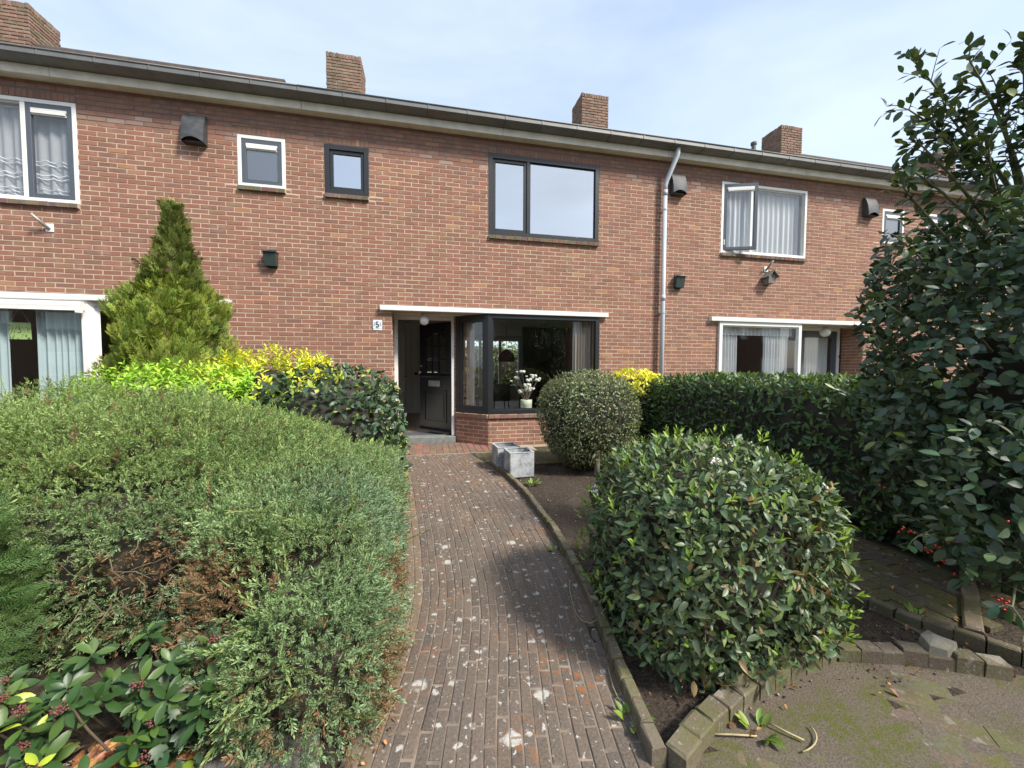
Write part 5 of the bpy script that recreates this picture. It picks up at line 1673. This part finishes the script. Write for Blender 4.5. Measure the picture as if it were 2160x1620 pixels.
twigs(ball, [P[i] - N[i] * 0.06 for i in sel], [P[i] + N[i] * 0.02 + G.normal(size=3) * 0.05 for i in sel], 0.0022, 0.0012, plain('pale_twig', (0.34, 0.27, 0.15), 0.8, 0.2, 30), 'twigs', 0.2, 8)

# ---- evergreen hedge between the gardens, with a golden shrub at its far end
hed = thing('hedge', (3.85, -2.5, 0), 'long dark green laurel hedge in front of the right house', 'hedge')
ch_, rh_ = (3.95, -2.85, 0.58), (0.60, 2.35, 0.66)
P, N, dp = blob(17000, ch_, rh_, 5.0, 0.03, 4, 0.14, 0.02, 96)
m = (((CAM - P) * N).sum(1) > -0.4) & ((N[:, 0] < 0.35) | (N[:, 2] > 0.5))
P, N = P[m], N[m]
top = np.clip((P[:, 2] - 1.12) / 0.15, 0, 1)[:, None]
LAUR = [leaf_tpl(0.36, 0.22, b, 0.5) for b in (0.1, 0.25, 0.4)]
cols_ = jitter_cols(len(P), (0.048, 0.084, 0.034), 0.3, 14, (0.085, 0.130, 0.038), 0.3)
young = G.random((len(P), 1)) < 0.35 * top
cols_ = np.where(young, np.array([0.14, 0.20, 0.045]) * G.uniform(0.7, 1.2, (len(P), 1)), cols_)
scatter(hed, P, dirs(N, 0.35, 0.45, 0.55), N + G.normal(size=P.shape) * 0.5, G.uniform(0.055, 0.095, len(P)), cols_, LAUR, LEAF_GLOSSY, 300, cell=20)
core(hed, ch_, rh_, 5.0, 0.90, seed=96, lump=0.03, freq=4)
s4 = thing('golden_shrub', (3.3, -0.78, 0), 'golden yellow shrub at the far end of the dark hedge by the downpipe', 'shrub')
P, N, dp = blob(3000, (3.38, -0.75, 0.70), (0.46, 0.36, 0.60), 2.8, 0.08, 5, 0.22, 0.03, 97)
tz = np.clip((P[:, 2] - 0.85) / 0.25 + G.normal(size=len(P)) * 0.25, 0, 1)[:, None]
cols_ = (np.array([0.07, 0.10, 0.03]) * (1 - tz) + np.array([0.56, 0.54, 0.045]) * tz) * G.uniform(0.75, 1.2, (len(P), 1))
scatter(s4, P, dirs(N, 0.4, 0.5, 0.5), N + UP * 0.3 + G.normal(size=P.shape) * 0.4, G.uniform(0.045, 0.07, len(P)), cols_, OVAL, LEAF_SOFT, 120, cell=10)
core(s4, (3.38, -0.75, 0.70), (0.46, 0.36, 0.60), 2.8, 0.78, seed=97)

# ---- viburnum: the rounded shrub in the foreground
vib = thing('viburnum', (1.62, -4.65, 0), 'large rounded viburnum with fresh green shoots and a few white flowers right of the path', 'shrub')
cv, rv = (1.43, -4.80, 0.40), (0.565, 0.56, 0.59)
P, N, dp = blob(15000, cv, rv, 2.5, 0.085, 6, 0.30, 0.015, 98)
gapn = vnoise(P, 16.0, 79) > -0.62
P, N = P[gapn], N[gapn]
VIB = [leaf_tpl(0.44, 0.25, b, 0.47, 0.01) for b in (0.08, 0.22, 0.4, 0.55)]
cols_ = jitter_cols(len(P), (0.066, 0.096, 0.048), 0.35, 15, (0.105, 0.140, 0.052), 0.28)
br_ = G.random((len(P), 1)) < 0.03
cols_ = np.where(br_, np.array([0.16, 0.10, 0.04]), cols_)
scatter(vib, P, dirs(N, 0.5, 0.15, 0.55), N + UP * 0.35 + G.normal(size=P.shape) * 0.45, G.uniform(0.024, 0.058, len(P)), cols_, VIB, LEAF_GLOSSY, 300, cell=22)
core(vib, cv, rv, 2.35, 0.70, 0.03, seed=98, lump=0.085, freq=6)
SHOOT = [leaf_tpl(0.34, 0.3, 0.05, 0.5), leaf_tpl(0.36, 0.3, 0.2, 0.5)]
rosette_shrub(vib, cv, (0.585, 0.58, 0.615), 330, 5, 0.042, (0.10, 0.17, 0.03), (0.20, 0.29, 0.045), 98, 0, 2.35, None, 0, LEAF_SOFT, SHOOT, 0.12, 0.45, 0.04, False, 0.9)
sel = G.choice(len(P), 520, replace=False)
twigs(vib, [P[i] - N[i] * 0.12 for i in sel], [P[i] + N[i] * 0.01 for i in sel], 0.0035, 0.0015, TWIG, 'twigs', 0.15, 9)
st_ = [(1.46 + 0.05 * math.cos(a), -4.80 + 0.05 * math.sin(a), -0.02) for a in np.linspace(0, 6, 9)]
en_ = [(1.46 + 0.45 * math.cos(a), -4.82 + 0.40 * math.sin(a), 0.35) for a in np.linspace(0, 6, 9)]
twigs(vib, st_, en_, 0.014, 0.006, BARK, 'stems', 0.1, 10)
for (a, b, c) in ((1.10, -4.55, 0.86), (1.07, -4.40, 0.84), (1.86, -4.55, 1.02), (1.80, -4.75, 0.98), (1.30, -5.02, 0.80), (1.72, -5.13, 0.76), (2.10, -4.95, 0.82), (1.0, -4.62, 0.62)):
    m = MB()
    q0 = np.array([a, b, c])
    dirn = unit(q0 - np.array(cv))
    q0 = np.array(cv) + dirn / ((np.abs(dirn / np.array(rv)) ** 2.35).sum() ** (1 / 2.35)) * 1.03
    for k in range(16):
        e = q0 + G.normal(size=3) * 0.013
        m.ball(tuple(e), 0.0055, 5, 4)
    m.build('flower_head', PETAL, vib, smooth=True)

# ---- holly with red berries at the right edge
hol = thing('holly', (3.45, -5.0, 0), 'tall dark holly with red berries and open upper branches at the right edge', 'tree')
HB = [((3.38, -5.02, 1.34), (0.80, 0.66, 1.03), 2.4), ((3.42, -5.0, 1.95), (0.60, 0.50, 0.42), 2.1), ((2.72, -5.36, 0.76), (0.44, 0.30, 0.44), 2.2)]
HOL = [leaf_tpl(0.52, 0.12, b, 0.48, 0.012) for b in (0.08, 0.2, 0.35)]
Ps, Ns = [], []
for k, (c, r, p) in enumerate(HB):
    P, N, dp = blob((11500, 1000, 1500)[k], c, r, p, 0.12, 5, 0.35, 0.30, 120 + k, 1.2)
    Ps.append(P); Ns.append(N)
P, N = np.concatenate(Ps), np.concatenate(Ns)
m = (np.abs(N[:, 0]) > -1) & (P[:, 0] < 4.2)
P, N = P[m], N[m]
core(hol, (3.45, -4.98, 1.25), (0.55, 0.42, 0.72), 2.3, 0.5, 0.3, seed=120, lump=0.12, freq=5)
cols_ = jitter_cols(len(P), (0.046, 0.072, 0.045), 0.35, 16, (0.070, 0.105, 0.045), 0.18)
Dh, Nh, Sh = dirs(N, 0.55, 0.0, 0.6), N + UP * 0.35 + G.normal(size=P.shape) * 0.5, G.uniform(0.045, 0.075, len(P))
limbs, lp, ld, ln_ = [], [], [], []
tips_ = [(2.82, -4.77, 3.13), (2.77, -4.77, 2.87), (2.70, -4.87, 2.62), (2.85, -4.99, 2.99), (2.98, -5.12, 2.95), (2.77, -4.89, 2.72), (2.61, -4.87, 2.36), (3.0, -5.03, 2.82), (2.86, -4.89, 2.80), (2.66, -4.84, 2.50),
         (2.58, -4.86, 2.10), (2.50, -4.88, 1.72), (2.50, -4.95, 1.30), (2.44, -5.05, 0.95), (2.30, -5.20, 0.55), (2.36, -5.35, 0.42), (2.30, -5.52, 0.40), (2.54, -4.80, 1.55), (2.62, -4.82, 1.95), (3.1, -5.2, 3.05), (2.9, -5.05, 2.55)]
hg = random.Random(12)
hm = MB()
for q, tp in enumerate(tips_):
    tp = Vector(tp)
    base = Vector((3.42, -4.98, min(max(tp.z - 0.75, 0.45), 2.2)))
    mid = base.lerp(tp, 0.5) + Vector((hg.uniform(-0.06, 0.06), hg.uniform(-0.06, 0.06), 0.10))
    pts = []
    for i in range(9):
        t = i / 8
        pts.append(base * (1 - t) ** 2 + mid * 2 * t * (1 - t) + tp * t * t)
    hm.tube(pts, [0.014 * (1 - 0.85 * i / 8) + 0.0015 for i in range(9)], 5, cap=False)
    axis = (tp - mid).normalized()
    for i in range(3, 9):
        for sd in range(3 if q < 10 or q > 18 else 2):
            p0 = pts[i]
            d = (axis + Vector((hg.gauss(0, 0.7), hg.gauss(0, 0.7), hg.gauss(0, 0.55)))).normalized()
            L = hg.uniform(0.06, 0.22) * (1.15 - 0.4 * i / 8)
            e = p0 + d * L
            hm.tube([p0, p0.lerp(e, 0.5) + Vector((0, 0, 0.01)), e], [0.0035, 0.0025, 0.0015], 4, cap=False)
            for k in range(4):
                t = 0.25 + 0.75 * k / 3
                sdv = d.cross(Vector((hg.gauss(0, 1), hg.gauss(0, 1), hg.gauss(0, 1)))).normalized()
                lp.append(p0 + d * L * t)
                ld.append((d * 0.8 + sdv * 0.9).normalized())
                ln_.append(Vector((hg.gauss(0, 0.5), hg.gauss(0, 0.5), 1)))
hm.build('branches', plain('holly_twig', (0.13, 0.14, 0.07), 0.8, 0.2, 20), hol, smooth=True)
MB().tube([(3.48, -4.98, -0.03), (3.46, -4.98, 0.8), (3.42, -4.98, 1.6), (3.44, -5.0, 2.5)], [0.06, 0.05, 0.04, 0.02], 10).build('trunk', BARK, hol, smooth=True)
P = np.concatenate([P, np.array(lp)])
c2 = jitter_cols(len(lp), (0.036, 0.060, 0.026), 0.3, 17, (0.10, 0.13, 0.03), 0.10)
scatter(hol, P, np.concatenate([Dh, np.array(ld)]), np.concatenate([Nh, np.array(ln_)]), np.concatenate([Sh, G.uniform(0.05, 0.075, len(lp))]), np.concatenate([cols_, c2]), HOL, LEAF_GLOSSY, 300, cell=22)
BERRY = plain('red_berry', (0.50, 0.012, 0.012), 0.2, 0.1, 30)
for k, (a, b, c) in enumerate(((2.31, -5.14, 0.58), (2.33, -5.25, 0.53), (2.40, -5.26, 0.55), (2.36, -5.26, 0.46), (2.34, -5.31, 0.39), (2.27, -5.50, 0.42), (2.37, -4.99, 0.74), (2.31, -5.49, 0.74), (2.47, -5.31, 1.03), (2.35, -5.22, 0.50), (2.30, -5.17, 0.57), (2.37, -5.30, 0.42))):
    for q in range((3, 2, 4, 3, 8, 5, 2, 1, 1, 4, 3, 3)[k]):
        p_ = np.array([a - 0.03, b - 0.02, c]) + G.normal(size=3) * 0.012
        MB().ball(tuple(p_), 0.0056, 7, 5).build('berry', BERRY, hol, smooth=True)

# ---- skimmia with rosettes of large leaves, and ivy creeping below it
ski = thing('skimmia', (-1.1, -5.0, 0), 'low skimmia with large glossy leaves and dark red buds in the lower left corner', 'shrub')
SKI = [leaf_tpl(0.41, 0.16, b, 0.58, 0.006, 4) for b in (0.12, 0.28, 0.42)]
sg_ = np.random.default_rng(31)
P, D, N, S, C_, heads, stems_ = [], [], [], [], [], [], MB()
ros = [(-1.12, -5.22, 0.22, 1), (-1.26, -5.10, 0.26, 1), (-1.06, -5.08, 0.30, 0), (-0.90, -5.02, 0.36, 0), (-0.78, -5.00, 0.40, 0), (-0.93, -5.16, 0.18, 1), (-1.18, -4.95, 0.38, 0), (-1.00, -4.95, 0.44, 0), (-0.72, -5.08, 0.30, 0), (-1.32, -5.22, 0.14, 1), (-1.20, -5.30, 0.10, 1), (-0.86, -5.10, 0.28, 0), (-1.10, -5.14, 0.34, 1), (-1.38, -5.02, 0.30, 1), (-0.66, -4.98, 0.36, 0), (-0.98, -5.05, 0.24, 0), (-1.28, -4.92, 0.28, 0)]
for _k in range(26):
    ros.append((sg_.uniform(-1.45, -0.66), sg_.uniform(-5.18, -4.86), sg_.uniform(0.05, 0.34), int(sg_.random() < 0.2)))
for (x_, y_, z_, lit) in ros:
    z_ *= 0.82
    p_ = np.array([x_, y_, z_])
    ax = unit(np.array([0.25, -0.55, 0.9]) + sg_.normal(size=3) * 0.3)
    a = unit(np.cross(ax, sg_.normal(size=3)))
    b = np.cross(ax, a)
    stems_.tube([(x_ + 0.02, y_ + 0.12, 0.0), (x_ + 0.01, y_ + 0.04, z_ * 0.6), tuple(p_)], 0.004, 5, cap=False)
    for k in range(9):
        t = k * 2.4 + sg_.uniform(0, 0.4)
        rad = a * math.cos(t) + b * math.sin(t)
        D.append(unit(rad * 0.95 + ax * (0.05 + 0.07 * k)))
        P.append(p_ + ax * (0.006 * k - 0.02))
        N.append(ax - rad * 0.2)
        S.append(sg_.uniform(0.058, 0.092) * (1 - 0.04 * k))
        y2 = sg_.random() * (0.9 if not lit else 1.0) + (0.12 if lit and x_ < -1.0 else 0)  # lit rosettes get more lime leaves: sunlight put into the leaf colour
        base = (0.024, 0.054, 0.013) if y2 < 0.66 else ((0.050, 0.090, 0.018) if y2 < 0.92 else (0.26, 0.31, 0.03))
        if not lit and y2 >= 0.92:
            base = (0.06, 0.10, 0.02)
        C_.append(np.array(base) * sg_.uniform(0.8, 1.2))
    if (lit and sg_.random() < 0.85) or sg_.random() < 0.15:
        heads.append(p_ + ax * 0.05)
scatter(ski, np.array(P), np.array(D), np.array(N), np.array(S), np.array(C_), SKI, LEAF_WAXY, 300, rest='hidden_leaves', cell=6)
stems_.build('stems', TWIG, ski, smooth=True)
BUD = plain('red_bud', (0.12, 0.025, 0.025), 0.6, 0.3, 60, c2=(0.24, 0.10, 0.08))
for q0 in heads:
    m = MB()
    for k in range(34):
        e = q0 + sg_.normal(size=3) * np.array([0.009, 0.009, 0.007])
        m.ball(tuple(e), 0.0034, 5, 4)
    m.build('bud_cluster', BUD, ski, smooth=True)
ivy = thing('ivy', (-0.8, -5.12, 0), 'dark ivy creeping over the soil beneath the juniper in the lower left', 'ivy')
ip = [(0, 0), (0.10, 0.34), (0.30, 0.50), (0.45, 0.28), (0.72, 0.34), (0.66, 0.14), (1.0, 0.0)]
iv = [(0.35, 0, -0.03)] + [(a, b, 0.05 * (1 - a)) for a, b in ip] + [(a, -b, 0.05 * (1 - a)) for a, b in ip[-2:0:-1]]
IVY = [(np.array(iv), np.array([(0, i, i % (len(iv) - 1) + 1) for i in range(1, len(iv))]), np.zeros(len(iv)))]
nI = 150
P = np.stack([sg_.uniform(-1.0, -0.48, nI), sg_.uniform(-5.20, -5.02, nI), sg_.uniform(0.03, 0.22, nI)], 1)
P[:, 1] += P[:, 2] * 0.4
N = unit(np.array([0.1, -0.55, 0.8]) + sg_.normal(size=(nI, 3)) * 0.35)
scatter(ivy, P, np.array([0.0, -0.5, -0.5]) + sg_.normal(size=(nI, 3)) * 0.6, N, sg_.uniform(0.035, 0.065, nI), jitter_cols(nI, (0.026, 0.050, 0.022), 0.3, 4, (0.15, 0.22, 0.03), 0.06), IVY, LEAF_GLOSSY, 150, rest='hidden_leaves', cell=5)
st_ = [tuple(P[i]) for i in range(40)]
en_ = [tuple(P[i] + np.array([0.06, 0.05, -0.05])) for i in range(40)]
twigs(ivy, st_, en_, 0.0018, 0.0015, TWIG, 'stems', 0.2, 4)

# ---- pot plant leaves and small weeds
pp = bpy.data.objects['pot_plant']
ag = np.linspace(0, 6.28, 9)[:-1]
scatter(pp, np.tile((-5.10, 0.16, 0.69), (8, 1)), np.stack([np.cos(ag), 0.5 * np.sin(ag) - 0.1, np.full(8, 1.1)], 1), np.stack([-np.cos(ag), -np.sin(ag) - 0.5, np.full(8, 0.3)], 1), np.full(8, 0.24), np.tile((0.22, 0.27, 0.10), (8, 1)), SKI, LEAF_SOFT, 8, cell=1)
def weed(x, y, label, n=14, s=0.06, c=(0.13, 0.20, 0.03)):
    w_ = thing('weed', (x, y, 0), label, 'weed', 'small weeds')
    a = G.uniform(0, 6.28, n)
    scatter(w_, np.stack([x + 0.03 * np.cos(a), y + 0.03 * np.sin(a), np.full(n, 0.0)], 1), np.stack([np.cos(a), np.sin(a), G.uniform(0.4, 1.4, n)], 1), np.stack([-np.cos(a) * 0.3, -np.sin(a) * 0.3, np.full(n, 1.0)], 1), G.uniform(0.6, 1.2, n) * s, jitter_cols(n, c, 0.3, int(x * 100) % 97), SHOOT, LEAF_SOFT, n, cell=1)
weed(1.18, -2.27, 'small green weed on the soil in front of the grey planters', 20, 0.085)
weed(0.765, -5.28, 'small green weed at the foot of the path kerb near the camera')
weed(1.20, -5.42, 'small leafy weed at the patio edge below the rounded shrub')
weed(2.62, -5.02, 'small weed on the dark soil left of the holly berries', 10, 0.05)
weed(0.93, -3.9, 'small weed tuft behind the path kerb beside the rounded shrub', 12, 0.05)

# ---- fallen straws, stalks and dry leaves
STRAW = plain('straw', (0.45, 0.38, 0.20), 0.8, 0.2, 30)
def straw(pts, r, label):
    t = tag(MB().tube(pts, r, 5).build('straw', STRAW, smooth=True), label, 'straw', 'pale straws on the paving')
    c = Vector(pts[0])
    for v in t.data.vertices:
        v.co -= c
    t.location = c
straw([(0.998, -5.397, 0.012), (1.08, -5.42, 0.016), (1.175, -5.44, 0.01)], 0.0035, 'short straight pale straw on the patio close to the kerb corner')
straw([(1.26, -5.41, 0.016), (1.29, -5.45, 0.014), (1.33, -5.49, 0.010)], 0.004, 'thick pale stalk on the patio below the rounded shrub')
straw([(1.405 - 0.13 * (1 - math.cos(a_)), -5.45 - 0.075 * math.sin(a_), 0.011) for a_ in np.linspace(0, 1.5, 9)], 0.003, 'curved pale stalk lying on the patio')
straw([(0.79, -5.02, 0.010), (0.76, -5.13, 0.012), (0.75, -5.25, 0.010)], 0.0025, 'long pale straw on the path beside the kerb')
straw([(0.875, -4.30, 0.010), (0.835, -4.42, 0.012), (0.805, -4.54, 0.012), (0.79, -4.64, 0.012), (0.80, -4.70, 0.013), (0.83, -4.735, 0.020), (0.87, -4.74, 0.040), (0.91, -4.725, 0.075), (0.95, -4.71, 0.09)], 0.0022, 'bent straw hanging over the path kerb')
straw([(-0.12, -5.00, 0.012), (-0.17, -5.09, 0.014), (-0.22, -5.16, 0.01)], 0.003, 'pale straw at the left edge of the path')
DRY = [leaf_tpl(0.5, 0.5, b, 0.5, 0.05) for b in (-0.3, 0.3, 0.6)]
lit = kind(link(bpy.data.objects.new('leaf_litter', None)), 'stuff')
lit['label'] = 'dry brown leaves and needles scattered under the shrubs and along the path'
nL = 900
gx = np.concatenate([G.normal(-0.92, 0.16, 330), G.uniform(0.85, 2.6, 230), G.uniform(-0.45, -0.12, 240), G.uniform(2.4, 3.4, 100)])
gy = np.concatenate([G.normal(-5.05, 0.06, 330), G.uniform(-5.45, -3.8, 230), G.uniform(-5.4, -3.0, 240), G.uniform(-5.3, -4.2, 100)])
sz = np.concatenate([G.uniform(0.025, 0.065, 330), G.uniform(0.012, 0.04, 230), G.uniform(0.008, 0.022, 240), G.uniform(0.015, 0.04, 100)])
P = np.stack([gx, gy, np.full(nL, 0.016)], 1)
lcol = jitter_cols(nL, (0.20, 0.095, 0.045), 0.4, 22, (0.34, 0.17, 0.06), 0.3)
scatter(lit, P, np.stack([G.normal(size=nL), G.normal(size=nL), G.normal(size=nL) * 0.15], 1), np.tile(UP, (nL, 1)) + G.normal(size=(nL, 3)) * 0.3, sz, lcol, DRY, LEAF_SOFT, rest='dry_leaves')
# crumbs of earth on the beds
nC = 8500
oct_ = (np.array([(1, 0, 0), (-1, 0, 0), (0, 1, 0), (0, -1, 0), (0, 0, 0.8), (0, 0, -0.8)], float), np.array([(0, 2, 4), (2, 1, 4), (1, 3, 4), (3, 0, 4), (2, 0, 5), (1, 2, 5), (3, 1, 5), (0, 3, 5)]), np.zeros(6))
P = np.stack([G.uniform(0.9, 2.9, nC), G.uniform(-5.35, -1.3, nC), G.uniform(-0.01, 0.006, nC)], 1)
m = P[:, 0] > np.array([ev(PR, y) for y in P[:, 1]]) + 0.07
P = P[m]
crumb = kind(link(bpy.data.objects.new('soil_crumbs', None)), 'stuff')
crumb['label'] = 'loose crumbs of dark earth on the planting bed'
scatter(crumb, P, G.normal(size=P.shape), G.normal(size=P.shape), G.uniform(0.002, 0.009, len(P)) * G.random(len(P)) ** 0.5, jitter_cols(len(P), (0.06, 0.045, 0.034), 0.5, 5, (0.26, 0.22, 0.17), 0.10), [oct_], LEAF_NEEDLE, rest='crumbs')

# ================================================================== ACROSS THE STREET AND BEHIND THE HOUSE (seen only in the panes)
t = thing('street_tree', (5.6, -14.0, 0), 'leafy street tree reflected in the bay window glass', 'tree')
P, N, dp = blob(3400, (5.6, -14.0, 4.6), (2.6, 2.2, 2.4), 2.2, 0.2, 1.6, 0.6, 1.8, 140, 1.0)
scatter(t, P, dirs(N, 0.5, 0.2, 0.6), N + G.normal(size=P.shape) * 0.6, G.uniform(0.18, 0.34, len(P)), jitter_cols(len(P), (0.05, 0.085, 0.03), 0.3, 30), OVAL, LEAF_SOFT, rest='crown')
MB().tube([(5.6, -14, -0.05), (5.6, -14, 2.4), (5.7, -14, 4.5)], [0.17, 0.13, 0.06], 10).build('trunk', BARK, t, smooth=True)
t = thing('opposite_house', (4, -24, 0), 'brick house row across the street reflected in the windows', 'house')
OPB = plain('opposite_brick', (0.24, 0.13, 0.095), 0.9, 0.15, 12)
MB().box(-30, 30, -30, -22, -0.05, 5.4).build('wall', OPB, t)
MB().prism([(-30.3, 5.4), (-21.7, 5.4), (-26, 8.2)], 'x', -30, 30).build('roof', ROOFM, t)
for k in range(12):
    x = -27 + k * 5
    for (a, b, zz) in ((0, 1.9, 0.7), (0, 1.9, 3.4), (2.9, 3.6, 3.7)):
        f_ = MB().ring(x + a, x + b, zz, zz + 1.4, 0.09, -21.99, -21.9).build('window', WHITE, t)
        MB().box(x + a + 0.09, x + b - 0.09, -21.98, -21.96, zz + 0.09, zz + 1.31).build('pane', GLASS_COATED, f_)
t = thing('back_garden_shrub', (2.4, 11.5, 0), 'sunlit green shrubs of the back garden seen through the house', 'shrub')
P, N, dp = blob(2800, (2.6, 11.6, 1.2), (3.2, 0.9, 1.5), 2.6, 0.15, 2, 0.4, 0.02, 142)
scatter(t, P, dirs(N, 0.5, 0.3, 0.6), N + G.normal(size=P.shape) * 0.5, G.uniform(0.10, 0.18, len(P)), jitter_cols(len(P), (0.12, 0.19, 0.04), 0.35, 32), OVAL, LEAF_SOFT, rest='foliage')
core(t, (2.6, 11.6, 1.2), (3.2, 0.9, 1.5), 2.6, 0.7, seed=142)
